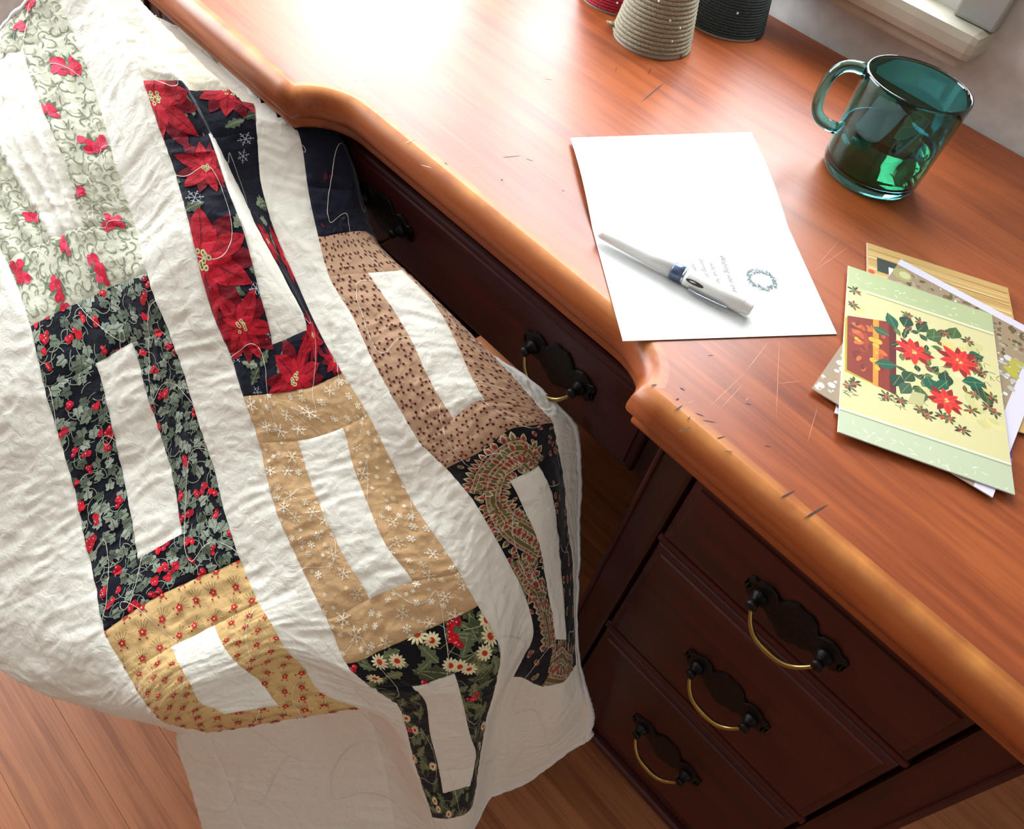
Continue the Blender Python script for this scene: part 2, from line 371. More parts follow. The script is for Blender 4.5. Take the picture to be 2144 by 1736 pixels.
def pedestal(x0, x1, pulls):
    """carcass, corner posts, rails, base mould and legs; x0..x1 outer faces"""
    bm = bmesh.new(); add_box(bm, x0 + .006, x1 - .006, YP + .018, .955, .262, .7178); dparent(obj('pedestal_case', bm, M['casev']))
    for (a, b) in ((x0, x0 + .034), (x1 - .034, x1)):
        dparent(box('corner_post', (a, b, YP + .004, YP + .040, .262, .7178), M['casev'], bevel=.004))
        dparent(box('bead', ((a + .002 if a == x0 else b - .0065), (a + .0065 if a == x0 else b - .002), YP, YP + .006, .275, .7178), M['casev'], bevel=.0022))
    za = [.7178, .7050, .619, .6105, .4575, .4465, .2745, .262]
    for k in range(0, 8, 2):
        dparent(box('rail', (x0 + .034, x1 - .034, YP + .003, YP + .03, za[k + 1] + .0004, za[k] - .0004), M['case'], bevel=.0025))
    zz = [(.6195, .7045), (.458, .610), (.275, .446)]
    hz = [.6535, .5235, .3645]
    for (a, b), h in zip(zz, hz):
        drawer('pedestal_drawer', x0 + .037, x1 - .037, a, b, YP, [((x0 + x1) / 2 - .0, h)] if pulls else [])
    dparent(box('base_moulding', (x0 - .004, x1 + .004, YP - .006, .958, .250, .2618), M['case'], bevel=.004))
    for lx in (x0 + .024, x1 - .024):
        for ly in (YP + .026, .93):
            bm = bmesh.new(); tube(bm, [(lx, ly, .2498), (lx, ly, .20), (lx, ly, .14), (lx, ly, .03), (lx, ly, .0)], [.026, .023, .018, .013, .014], n=12); dparent(obj('leg', bm, M['casev'], None, True))
pedestal(-.134, .168, True)
pedestal(-.895, -.593, False)
dparent(box('back_panel', (-.5985, -.1285, .925, .94, .03, .7178), M['casev']))

# --- scratches and dents on the top, traced as short slits in the finish
def slit(bm, p, q, w, z=DESK_Z):
    a, b = on_z(p, z)[:2], on_z(q, z)[:2]; d = b - a; L_ = np.linalg.norm(d); d = d / L_; nn = np.array([-d[1], d[0]]) * w / 2
    pts = [a, a + d * L_ * .3 + nn, a + d * L_ * .75 + nn * .8, b, a + d * L_ * .75 - nn * .8, a + d * L_ * .3 - nn]
    bm.faces.new([bm.verts.new((x, y, z + .00012)) for x, y in pts])
bm = bmesh.new()
for p, q, w in [((1340, 216), (1393, 172), .0016), ((1356, 158), (1363, 142), .0008), ((1288, 150), (1292, 140), .0006), ((1680, 1088), (1735, 1056), .0014),
                ((1632, 1044), (1665, 1027), .0012), ((1410, 862), (1430, 848), .0010), ((1420, 905), (1448, 895), .0010), ((1470, 880), (1500, 885), .0008),
                ((1455, 865), (1475, 872), .0008), ((1500, 918), (1520, 914), .0008), ((1515, 945), (1535, 946), .0008), ((1362, 808), (1376, 805), .0012), ((1438, 880), (1446, 872), .0008), ((1424, 812), (1434, 818), .0014),
                ((1415, 838), (1422, 834), .0014), ((1600, 933), (1614, 936), .0008), ((1482, 745), (1494, 744), .0006), ((1560, 845), (1575, 848), .0006), ((1049, 375), (1053, 379), .0016), ((1176, 398), (1182, 401), .0010),
                ((930, 340), (938, 345), .0010), ((1050, 330), (1092, 326), .0008), ((1100, 332), (1118, 338), .0006), ((1140, 165), (1158, 168), .0006), ((1125, 150), (1128, 152), .0008)]:
    slit(bm, p, q, w)
o = dparent(obj('dark_scratches', bm, M['scratch'])); tag(o, kind='stuff')
bm = bmesh.new()
for p, q, w in [((1478, 860), (1560, 780), .0005), ((1560, 780), (1612, 712), .0005), ((1505, 860), (1560, 800), .0004), ((1625, 880), (1632, 700), .0004), ((1690, 930), (1712, 850), .0004),
                ((1626, 804), (1680, 798), .0004), ((1700, 570), (1780, 515), .0005), ((1708, 560), (1760, 500), .0004), ((545, 12), (558, 20), .0014), ((590, 105), (632, 92), .0006), ((600, 118), (628, 98), .0005),
                ((845, 300), (875, 290), .0008), ((800, 240), (830, 238), .0005), ((690, 150), (702, 158), .0008), ((735, 165), (752, 172), .0010), ((760, 170), (780, 160), .0008),
                ((950, 205), (972, 220), .0004), ((1140, 238), (1170, 232), .0004), ((880, 345), (905, 352), .0008), ((985, 345), (1000, 350), .0010), ((640, 60), (655, 63), .0006), ((1440, 845), (1455, 838), .0006), ((1560, 840), (1568, 832), .0006)]:
    slit(bm, p, q, w * .7)
o = dparent(obj('light_scratches', bm, M['scratch_l'])); tag(o, kind='stuff')

# ------------------------------------------------------------------ 2-D art: small polygons with colours
class Art:
    def __init__(s): s.P = []; s.C = []; s.Lr = []; s.k = 0
    def poly(s, pts, c, layer=0): s.P.append(np.asarray(pts, float)); s.C.append(c); s.Lr.append(layer + (s.k % 61) * .0016)
    def strip(s, left, right, c, layer=0):
        for k in range(len(left) - 1):
            a, b, d, e = left[k], right[k], right[k + 1], left[k + 1]
            s.poly([a, b, d, e], c, layer)
    def petal(s, x, y, ang, L, w, c, layer=0, n=6, peak=.45, tip=1.0):
        s.k += 1
        ca, sa = math.cos(ang), math.sin(ang); l, r = [], []
        for k in range(n + 1):
            t = k / n
            h = w * .5 * (math.sin(math.pi * t ** (math.log(.5) / math.log(peak))) ** tip if 0 < t < 1 else 0)
            l.append((x + ca * L * t - sa * h, y + sa * L * t + ca * h)); r.append((x + ca * L * t + sa * h, y + sa * L * t - ca * h))
        s.strip(l, r, c, layer)
    def disk(s, x, y, r, c, layer=0, n=8, sq=1.0, ang=0):
        s.k += 1; ca, sa = math.cos(ang), math.sin(ang)
        s.poly([(x + r * math.cos(2 * math.pi * k / n) * ca - r * sq * math.sin(2 * math.pi * k / n) * sa, y + r * math.cos(2 * math.pi * k / n) * sa + r * sq * math.sin(2 * math.pi * k / n) * ca) for k in range(n)], c, layer)
    def stroke(s, pts, w, c, layer=0):
        s.k += 1; pts = np.asarray(pts, float); d = np.gradient(pts, axis=0); d /= np.maximum(np.linalg.norm(d, axis=1), 1e-9)[:, None]
        nn = np.stack([-d[:, 1], d[:, 0]], 1) * (w / 2)
        s.strip(list(pts + nn), list(pts - nn), c, layer)
def arc(x, y, r, a0, a1, n=6): return [(x + r * math.cos(a0 + (a1 - a0) * k / n), y + r * math.sin(a0 + (a1 - a0) * k / n)) for k in range(n + 1)]
def clip_rect(p, r):
    x0, x1, y0, y1 = r
    for ax, val, sg in ((0, x0, 1), (0, x1, -1), (1, y0, 1), (1, y1, -1)):
        out = []; m_ = len(p)
        if m_ == 0: return p
        for i in range(m_):
            a, b = p[i - 1], p[i]
            da, db = (a[ax] - val) * sg, (b[ax] - val) * sg
            if (da >= 0) != (db >= 0):
                t = da / (da - db); out.append(a + (b - a) * t)
            if db >= 0: out.append(b)
        p = out
    return np.array(p) if len(p) >= 3 else np.zeros((0, 2))
def split_small(p, mx):
    """cut a convex polygon until its edges are short"""
    st = [p]; out = []
    while st:
        q = st.pop(); w = q.max(0) - q.min(0); ax = int(w[1] > w[0])
        if w[ax] <= mx or len(q) < 3: out.append(q); continue
        c = (q[:, ax].max() + q[:, ax].min()) / 2
        big = [-1e6, 1e6, -1e6, 1e6]
        r1 = list(big); r1[ax * 2 + 1] = c; r2 = list(big); r2[ax * 2] = c
        for r_ in (r1, r2):
            z = clip_rect(q, r_)
            if len(z) >= 3: st.append(z)
    return out
def art_mesh(polys, cols, verts3):
    """polys: list of index lists"""
    me = bpy.data.meshes.new('art'); me.from_pydata(verts3, [], polys); me.update()
    ca = me.color_attributes.new('Col', 'FLOAT_COLOR', 'CORNER')
    arr = np.ones((len(me.loops), 4), np.float32); k = 0
    for p, c in zip(me.polygons, cols):
        arr[p.loop_start:p.loop_start + p.loop_total, :3] = c
    ca.data.foreach_set('color', arr.ravel()); return me

# shared plant motifs -------------------------------------------------
def poinsettia(A, x, y, r, ang, red=(168, 22, 38), dark=(112, 10, 26), seed=0, layer=2, vein=True, ctr=(214, 206, 150)):
    g = random.Random(seed); nb = 6
    for lay, (rr, cc, ww) in enumerate(((1.0, dark, .29), (.92, red, .33), (.50, tuple(min(255, int(v * 1.12 + 6)) for v in red), .30))):
        for k in range(nb):
            a = ang + 2 * math.pi * (k + .5 * (lay % 2)) / nb + g.uniform(-.16, .16); L_ = r * rr * g.uniform(.88, 1.06)
            A.petal(x, y, a, L_, L_ * ww * 1.25, lin(cc), layer + lay * .3, n=6, peak=.48, tip=.85)
            if vein and lay < 2: A.stroke([(x + math.cos(a) * L_ * .2, y + math.sin(a) * L_ * .2), (x + math.cos(a) * L_ * .85, y + math.sin(a) * L_ * .85)], r * .022, lin(dark), layer + lay * .3 + .15)
    for k in range(9):
        a = g.uniform(0, 6.28); d = r * .13 * math.sqrt(g.random())
        A.disk(x + math.cos(a) * d, y + math.sin(a) * d, r * .045, lin(ctr), layer + 1.2, n=6)
        A.disk(x + math.cos(a) * d, y + math.sin(a) * d, r * .02, lin((110, 80, 40)), layer + 1.3, n=5)
def holly(A, x, y, ang, L, c, layer=1, vein=(150, 158, 128)):
    ca, sa = math.cos(ang), math.sin(ang); left, right = [], []
    nseg = 8
    for k in range(nseg + 1):
        t = k / nseg; h = L * .24 * math.sin(math.pi * t ** .85) if 0 < t < 1 else 0
        h *= 1.28 if k % 2 else .72
        left.append((x + ca * L * t - sa * h, y + sa * L * t + ca * h)); right.append((x + ca * L * t + sa * h, y + sa * L * t - ca * h))
    A.strip(left, right, c, layer)
    A.stroke([(x, y), (x + ca * L * .9, y + sa * L * .9)], L * .03, lin(vein), layer + .1)
def flake(A, x, y, r, c, w=.14, layer=1, ang=0, dots=False):
    for k in range(6):
        a = ang + k * math.pi / 3; ex, ey = math.cos(a), math.sin(a)
        A.stroke([(x, y), (x + ex * r * .5, y + ey * r * .5), (x + ex * r, y + ey * r)], r * w, c, layer)
        for q in (-1, 1):
            b = a + q * 1.0
            A.stroke([(x + ex * r * .55, y + ey * r * .55), (x + ex * r * .55 + math.cos(b) * r * .32, y + ey * r * .55 + math.sin(b) * r * .32)], r * w * .8, c, layer)
        if dots: A.disk(x + ex * r, y + ey * r, r * .11, c, layer, n=5)
def berries(A, x, y, r, g, layer=2, n=5, red=(186, 26, 44)):
    for k in range(n):
        a = g.uniform(0, 6.28); d = r * 1.5 * math.sqrt(g.random()); bx, by = x + math.cos(a) * d, y + math.sin(a) * d
        A.disk(bx, by, r, lin(tuple(int(v * g.uniform(.8, 1.12)) for v in red)), layer + .05 * k, n=8)
        A.disk(bx - r * .3, by - r * .3, r * .26, lin((236, 170, 170)), layer + .05 * k + .03, n=5)


def v2(a): return np.array([a[0], a[1]], float)
def flat_art(name, A, z, parent, inv=None, dz=.00005, base=.00008):
    order = sorted(range(len(A.P)), key=lambda i: A.Lr[i]); V, F, Cc = [], [], []
    for i in order:
        p = A.P[i]; k = len(V); V += [(x, y, z + base + dz * A.Lr[i]) for x, y in p]; F.append(list(range(k, k + len(p)))); Cc.append(A.C[i])
    me = art_mesh(F, Cc, V); o = link(name, me, M['print'], parent)
    if inv is not None: o.matrix_parent_inverse = inv
    return o


# ------------------------------------------------------------------ open greeting card with pen
zc = DESK_Z + .0006
bl, br, fl_, fr_ = [on_z(p, zc) for p in ((1304, 715), (1752, 700), (1240, 480), (1650, 478))]
def reach(F0, p, ln):
    """point on the sight line through p at distance ln from F0, on the far side"""
    r = ray(p); r = r / np.linalg.norm(r); t0 = (F0 - CAM) @ r; d2 = ln ** 2 - np.linalg.norm(CAM + r * t0 - F0) ** 2; return CAM + r * (t0 + math.sqrt(d2))
tl_, tr_ = reach(fl_, (1194, 290), .1262), reach(fr_, (1572, 278), .1262)
cu = v2(br - bl); CWd = float(np.linalg.norm(cu)); cu = cu / CWd; cv = v2(fl_ - bl + fr_ - br); CH = float(np.linalg.norm(cv)) / 2; cv = cv / np.linalg.norm(cv)
cc = v2(bl + br + fl_ + fr_) / 4
oc = empty('open_greeting_card', (cc[0], cc[1], DESK_Z)); OCI = Matrix.Translation(-oc.location)
tag(oc, 'blank white greeting card lying open on the desk with a printed wreath', 'card')
def panel(name, c00, c10, c01, c11, lift):
    V, F = [], []; th = .0004; n_ = 10
    for k in range(n_ + 1):
        t = k / n_
        for q in (0, 1):
            p = (c00 * (1 - t) + c01 * t) * (1 - q) + (c10 * (1 - t) + c11 * t) * q; h_ = lift(t)
            V += [(p[0], p[1], p[2] + h_), (p[0], p[1], p[2] + h_ - th)]
    for k in range(n_):
        a, b = 4 * k, 4 * k + 4
        F += [(a, a + 2, b + 2, b), (a + 1, b + 1, b + 3, a + 3), (a, b, b + 1, a + 1), (a + 2, a + 3, b + 3, b + 2)]
    F += [(0, 1, 3, 2), (len(V) - 4, len(V) - 2, len(V) - 1, len(V) - 3)]
    o = pyobj(name, V, F, M['paper'], oc); o.matrix_parent_inverse = OCI; return o
panel('inside_page', bl, br, fl_, fr_, lambda t: .0004 + .0004 * t ** 3)
panel('cover_page', fl_, fr_, tl_, tr_, lambda t: .0008 + .0035 * math.sin(math.pi * t))
A = Art(); g = random.Random(7)
wc = v2(on_z((1594, 587), zc)); wr = .0108
for k in range(170):
    a = 2 * math.pi * k / 170 + g.uniform(-.05, .05); rr = wr * g.uniform(.82, 1.18)
    A.petal(wc[0] + rr * math.cos(a), wc[1] + rr * math.sin(a), a + g.choice([.7, 2.2, 1.4]) + g.uniform(-.3, .3), g.uniform(.0018, .0030), .0009, lin(g.choice([(66, 84, 90), (100, 118, 122), (50, 66, 72)])), 0, n=3)
flat_art('wreath_print', A, zc + .0009, oc, OCI)
def text_mesh(name, body, origin, xdir, ydir, size, z, mat, parent, inv, shear=.35):
    cu_ = bpy.data.curves.new(name, 'FONT'); cu_.body = body; cu_.size = size; cu_.shear = shear; cu_.resolution_u = 3
    t = bpy.data.objects.new(name, cu_); COL.objects.link(t)
    bpy.context.view_layer.update()
    me = bpy.data.meshes.new_from_object(t.evaluated_get(bpy.context.evaluated_depsgraph_get())); bpy.data.objects.remove(t)
    for v in me.vertices:
        p = origin + xdir * v.co.x + ydir * v.co.y; v.co = (p[0], p[1], z)
    me.materials.clear(); o = link(name, me, mat, parent); o.matrix_parent_inverse = inv; return o
M['ink_grey'] = plain('grey_print', (104, 102, 100), .8)
for body, p0, p1, hgt in [('Wishing you eve', (1504, 535), (1537, 618), 1.0), ("you've hop", (1484, 552), (1508, 603), 1.0), ('during th', (1462, 543), (1483, 588), 1.0), ('time', (1445, 553), (1456, 574), 1.0)]:
    o0, o1 = v2(on_z(p0, zc)), v2(on_z(p1, zc)); ln = np.linalg.norm(o1 - o0)
    text_mesh('greeting_text', body, o0, -cv, cu, ln / (.47 * len(body)), zc + .0011, M['ink_grey'], oc, OCI)

za_ = zc + .0072
pa, pb = v2(on_z((1254, 486), za_)), v2(on_z((1574, 650), za_)); PL = float(np.linalg.norm(pb - pa)); pd = (pb - pa) / PL
pen = empty('fountain_pen', (pa[0], pa[1], zc + .0072), math.atan2(pd[1], pd[0]))
tag(pen, 'white capped fountain pen with steel clip resting on the open card', 'pen')
def along(profile):      # (r, s) along local +X
    return [(r, s) for r, s in profile]
def pen_part(name, prof_, mat, n=28):
    V, F = lathe(prof_, n); V = [(z, x, y) for x, y, z in V]
    bm = bmesh.new(); vv = [bm.verts.new(v) for v in V]
    for f in F:
        try: bm.faces.new([vv[i] for i in f])
        except ValueError: pass
    clean(bm); return obj(name, bm, mat, pen, True)
s0 = .525 * PL
pen_part('barrel', [(0, 0), (.0024, .0003), (.0036, .0014), (.0042, .004), (.0048, .02), (.0054, .045), (.0057, s0 - .0045), (0, s0 - .0045)], M['white_plastic'])
pen_part('band', [(0, s0 - .0044), (.0062, s0 - .0044), (.0066, s0 - .0036), (.0066, s0 + .0045), (.0062, s0 + .0048), (0, s0 + .0048)], M['slate'])
pen_part('ring', [(0, s0 + .0049), (.0064, s0 + .0049), (.0064, s0 + .0072), (0, s0 + .0072)], M['steel'])
cap = pen_part('cap', [(0, s0 + .0073), (.0067, s0 + .0073), (.0068, s0 + .010), (.0064, s0 + .035), (.0059, PL - .0075), (.0058, PL - .0074), (.0054, PL - .0070), (.0053, PL - .002), (.0044, PL - .0005), (.003, PL), (0, PL)], M['white_plastic'])
bm = bmesh.new()   # ink slot on the upper side of the cap
sl = [(s0 + .0165 + .0075 * math.cos(a) * 1.0 + (0), .0017 * math.sin(a)) for a in [2 * math.pi * k / 20 for k in range(20)]]
def on_cap(s_, ang, extra=.0001):
    rr = .0068 - (.0009) * min(1, max(0, (s_ - s0 - .01) / .06)) + extra
    return (s_, -math.sin(ang) * rr, math.cos(ang) * rr)
bm.faces.new([bm.verts.new(on_cap(x, 1.15 + y_ / .0067)) for x, y_ in sl]); obj('slot', bm, M['ink'], cap)
bm = bmesh.new()
for q in range(12):
    sA, sB = s0 + .013 + q * .0026, s0 + .0156 + q * .0026
ang = 1.95
c0 = []
for s_, ex in ((s0 + .0135, .0002), (s0 + .0145, .0022), (s0 + .022, .0028), (s0 + .038, .0024), (s0 + .046, .0019), (s0 + .0465, .0008)):
    ring = []
    for da, de in ((-.17, 0), (.17, 0), (.17, .0008), (-.17, .0008)):
        ring.append(bm.verts.new(on_cap(s_, ang + da, ex + de)))
    c0.append(ring)
for a, b in zip(c0[:-1], c0[1:]):
    for k in range(4): bm.faces.new((a[k], a[(k + 1) % 4], b[(k + 1) % 4], b[k]))
bm.faces.new(c0[0]); bm.faces.new(c0[-1][::-1]); obj('clip', bm, M['steel'], pen)

# ------------------------------------------------------------------ stack of finished cards
M['card_w'] = plain('card_stock_white', (226, 222, 224), .6, spec=.4)
def card(name, label, origin, udir, w, ln, z, th=.0007, mat=None, tilt=0):
    """origin = bottom-left corner, udir = direction of the short edge; folded card of two leaves"""
    u = np.array(udir) / np.linalg.norm(udir); v = np.array([-u[1], u[0]])
    c = origin + u * w / 2 + v * ln / 2
    e = empty(name, (c[0], c[1], z)); inv = Matrix.Translation(-e.location)
    tag(e, label, 'card', 'finished cards in the stack')
    for nm, z0, z1, gap in (('back_leaf', z, z + th * .4, 0), ('front_leaf', z + th * .55, z + th, 0)):
        pts = [origin, origin + u * w, origin + u * w + v * ln, origin + v * ln]
        V = [(p[0], p[1], z0) for p in pts] + [(p[0], p[1], z1) for p in pts]
        o = pyobj(nm, V, [(3, 2, 1, 0), (4, 5, 6, 7), (0, 1, 5, 4), (1, 2, 6, 5), (2, 3, 7, 6), (3, 0, 4, 7)], mat or M['card_w'], e); o.matrix_parent_inverse = inv
    F_ = lambda s_, t_: tuple(origin + u * w * s_ + v * ln * t_)
    return e, inv, F_, z + th
# white card at the bottom
uC = np.array([.893, .45]); uC /= np.linalg.norm(uC)
card('greeting_card', 'plain white card at the very bottom of the stack, one corner showing', v2(on_z((2028, 1001), .7612)) - uC * .088, uC, .088, .150, DESK_Z + .0005)
# wood-grain card
zE = DESK_Z + .0023; E1, E2 = v2(on_z((1815, 508), zE + .0007)), v2(on_z((2110, 603), zE + .0007)); uE = (E2 - E1) / np.linalg.norm(E2 - E1); vE = np.array([-uE[1], uE[0]]); wE = float(np.linalg.norm(E2 - E1))
e, inv, FE, zt = card('greeting_card', 'card with a tan wood plank picture sticking out at the top of the stack', E1 - vE * .178, uE, wE, .178, zE)
A = Art(); g = random.Random(3); A.poly([FE(0, 0), FE(1, 0), FE(1, 1), FE(0, 1)], lin((190, 152, 92)))
for k in range(26):
    t0 = g.uniform(.5, .99); A.stroke([FE(s_ / 8 * .98 + .01, min(.995, t0 + .004 * math.sin(s_ + k))) for s_ in range(9)], g.uniform(.0006, .002), lin(g.choice([(168, 122, 64), (206, 172, 112), (150, 108, 58), (214, 186, 132)])), .3 + k * .01)
A.poly([FE(.07, .79), FE(.22, .79), FE(.22, .90), FE(.07, .90)], lin((52, 54, 46)), 1); A.poly([FE(.15, .79), FE(.22, .79), FE(.22, .85), FE(.15, .85)], lin((226, 222, 226)), 1.2)
A.disk(*FE(.03, .77), .003, lin((214, 70, 40)), 1.2)
flat_art('printed_picture', A, zt, e, inv)
# lilac-bordered snowy card
zD = DESK_Z + .0032; Fb, D1 = v2(on_z((1699, 813), zD + .0007)), v2(on_z((1886, 543), zD + .0007)); vD = (D1 - Fb) / np.linalg.norm(D1 - Fb); uD = np.array([vD[1], -vD[0]]); lD = float(np.linalg.norm(D1 - Fb))
e, inv, FD, zt = card('greeting_card', 'lilac bordered card with a brown snowy picture turned sideways under the poinsettia card', Fb, uD, .134, lD, zD)
A = Art(); A.poly([FD(0, 0), FD(1, 0), FD(1, 1), FD(0, 1)], lin((206, 198, 214)))
A.poly([FD(.0, .0), FD(.90, .0), FD(.90, .955), FD(.0, .955)], lin((150, 128, 104)), .2)
for k in range(900):
    s_, t_ = g.uniform(.01, .89), g.uniform(.01, .945)
    snow = t_ < .35 or (s_ > .7 and .3 < t_ < .75)
    c = g.choice([(196, 196, 190), (172, 172, 160), (214, 214, 210)]) if snow else g.choice([(120, 92, 66), (98, 78, 52), (150, 134, 96), (168, 150, 120), (92, 84, 50)])
    A.disk(*FD(s_, t_), g.uniform(.0008, .0036), lin(c), .3 + k * .0015, n=7, sq=g.uniform(.4, 1), ang=g.uniform(0, 3))
for k in range(46): A.disk(*FD(g.uniform(.01, .89), g.uniform(.01, .945)), g.uniform(.0004, .0012), lin(g.choice([(244, 242, 236), (238, 220, 170), (214, 120, 60)])), 1.9, n=6)
A.disk(*FD(.06, .90), .0085, lin((162, 150, 92)), 1.8, n=14); A.disk(*FD(.075, .905), .005, lin((190, 182, 134)), 1.85, n=12)
for k in range(12): A.disk(*FD(.86 + g.uniform(-.04, .03), .70 + g.uniform(-.05, .05)), .003, lin((170, 160, 60)), 1.8)
flat_art('printed_picture', A, zt, e, inv)
# purple card
zB = DESK_Z + .0014; B1 = v2(on_z((2116, 1031), zB + .0007)); vB = np.array([-.36, .933]); vB /= np.linalg.norm(vB); uB = np.array([vB[1], -vB[0]])
e, inv, FB, zt = card('greeting_card', 'dark purple card speckled with snow, lying low in the stack at the right', B1 - uB * .124, uB, .124, .150, zB)
A = Art(); A.poly([FB(0, 0), FB(1, 0), FB(1, 1), FB(0, 1)], lin((196, 184, 186)))
A.poly([FB(0, .10), FB(1, .22), FB(1, 1), FB(0, 1)], lin((98, 62, 128)), .2); A.poly([FB(0, .04), FB(1, .14), FB(1, .22), FB(0, .10)], lin((150, 118, 152)), .3)
for k in range(90): A.disk(*FB(g.uniform(.02, .98), g.uniform(.15, .98)), g.uniform(.0003, .0009), lin((222, 210, 232)), .5, n=6)
flat_art('printed_picture', A, zt, e, inv)
# poinsettia card on top
zA = DESK_Z + .0042; zt = zA + .0008
QC = [v2(on_z(p, zt)) for p in ((1744, 909), (2108, 1021), (2089, 661), (1784, 561))]
angs = [math.atan2(*(q - p)[::-1]) for p, q in ((QC[0], QC[1]), (QC[3], QC[2]))] + [math.atan2(*(q - p)[::-1]) - math.pi / 2 for p, q in ((QC[0], QC[3]), (QC[1], QC[2]))]
aA = sum(angs) / 4; uA = np.array([math.cos(aA), math.sin(aA)]); vA = np.array([-uA[1], uA[0]]); cA = sum(QC) / 4
wA = float((np.linalg.norm(QC[1] - QC[0]) + np.linalg.norm(QC[2] - QC[3])) / 2); lA = float((np.linalg.norm(QC[3] - QC[0]) + np.linalg.norm(QC[2] - QC[1])) / 2)
A4 = cA - uA * wA / 2 - vA * lA / 2
e, inv, FA0, zt = card('greeting_card', 'sage green card with red poinsettias and a gift box on top of the stack', A4, uA, wA, lA, zA, th=.0008)
FA = lambda s_, t_: (s_ * wA, t_ * lA)          # the picture is drawn in card coordinates, then laid on the card
def homog(src, dst):
    Mx = []
    for (x, y), (X, Y) in zip(src, dst): Mx += [[x, y, 1, 0, 0, 0, -X * x, -X * y, -X], [0, 0, 0, x, y, 1, -Y * x, -Y * y, -Y]]
    return np.linalg.svd(np.array(Mx, float))[2][-1].reshape(3, 3)
HK = homog([(260, 1300), (1390, 1650), (1330, 530), (385, 220)], [(0, 0), (wA, 0), (wA, lA), (0, lA)])
def K(x, y): q = HK @ np.array([x, y, 1.0]); return (q[0] / q[2], q[1] / q[2])
A = Art(); g = random.Random(11)
def inA(p): return (min(max(p[0], 0), wA), min(max(p[1], 0), lA))
A.poly([FA(0, 0), FA(1, 0), FA(1, 1), FA(0, 1)], lin((200, 190, 140)))
for k in range(70):
    A.disk(*FA(g.uniform(.06, .94), g.uniform(.28, .74)), g.uniform(.004, .009), lin(g.choice([(204, 194, 136), (206, 198, 150), (190, 184, 126), (204, 184, 116)])), .1 + k * .004, n=9, sq=.6, ang=g.uniform(0, 3))
A.poly([FA(0, .0), FA(1, .0), inA(K(1380, 1465)), inA(K(270, 1145))], lin((176, 184, 154)), .5)
A.poly([inA(K(378, 350)), inA(K(1335, 650)), FA(1, 1), FA(0, 1)], lin((168, 176, 130)), .5)
for c, dy, w_ in (((238, 236, 214), 0, .0011), ((110, 112, 70), 14, .0006)):
    A.stroke([inA(K(270 + (1380 - 270) * k / 6, 1145 + dy + 320 * k / 6)) for k in range(7)], w_, lin(c), .7)
    A.stroke([inA(K(500 + 830 * k / 6, 390 + dy + 262 * k / 6)) for k in range(7)], w_, lin(c), .7)
for k in range(60):
    q = g.random(); xx, yy = (g.uniform(330, 1330), 0) if q < .5 else (g.uniform(420, 1300), 0)
    yy = (1205 + (xx - 270) * .30 + g.uniform(0, 110)) if q < .5 else (260 + (xx - 400) * .33 + g.uniform(0, 80))
    p = inA(K(xx, yy)); A.petal(p[0], p[1], g.uniform(0, 6.28), g.uniform(.003, .007), .0012, lin(g.choice([(196, 202, 174), (188, 194, 164), (202, 206, 182)])), .8, n=4)
def kp(pts, c, l): A.poly([inA(K(*p)) for p in pts], lin(c), l)
kp([(340, 560), (660, 600), (665, 1060), (325, 915)], (168, 150, 40), 1.0)
kp([(362, 552), (640, 588), (622, 1040), (340, 905)], (128, 44, 26), 1.1)
kp([(640, 588), (690, 604), (662, 1062), (622, 1040)], (92, 30, 22), 1.2)
for k in range(40):
    p = K(g.uniform(375, 600), g.uniform(600, 900)); A.disk(*p, g.uniform(.002, .005), lin(g.choice([(150, 58, 30), (178, 76, 34), (112, 36, 24), (190, 96, 44)])), 1.25 + k * .002, n=8, sq=.5, ang=g.uniform(0, 3))
kp([(535, 575), (575, 580), (545, 1010), (510, 995)], (206, 134, 44), 1.5)
for (x, y, r) in [(520, 705, 26), (565, 720, 28), (545, 745, 26), (520, 840, 26), (570, 860, 26), (545, 890, 22), (415, 700, 16), (435, 715, 14), (545, 790, 14)]: A.disk(*K(x, y), r * 1.0e-4 * 1.05, lin((220, 160, 56)), 1.6, n=12)
for k in range(26): A.disk(*K(545 + g.uniform(-35, 35), 790 + g.uniform(-110, 110)), .0004, lin((120, 74, 24)), 1.7, n=5)
gr = [(44, 70, 40), (30, 62, 44), (66, 92, 46), (22, 84, 62), (58, 84, 58)]
def leafk(x, y, ang_deg, L_, w_, c=None, l=1.8):
    p = K(x, y); A.petal(p[0], p[1], math.radians(ang_deg), L_, w_, lin(c or g.choice(gr)), l, n=7, peak=.48, tip=1.25); A.stroke([(p[0], p[1]), (p[0] + math.cos(math.radians(ang_deg)) * L_ * .9, p[1] + math.sin(math.radians(ang_deg)) * L_ * .9)], .0004, lin((120, 140, 90)), l + .12)
for (x, y, a) in [(690, 640, 120), (740, 620, 60), (880, 690, 20), (910, 780, 200), (930, 700, 80), (1060, 690, 70), (780, 910, 230), (700, 930, 250), (870, 930, 300), (990, 900, 270), (1010, 960, 250), (1180, 960, 300), (1230, 1010, 300), (680, 870, 190), (760, 980, 240), (820, 1000, 260), (1100, 960, 20), (640, 680, 150), (830, 650, 70), (1150, 800, 30)]:
    leafk(x, y, a + g.uniform(-20, 20), g.uniform(.014, .020), g.uniform(.009, .013))
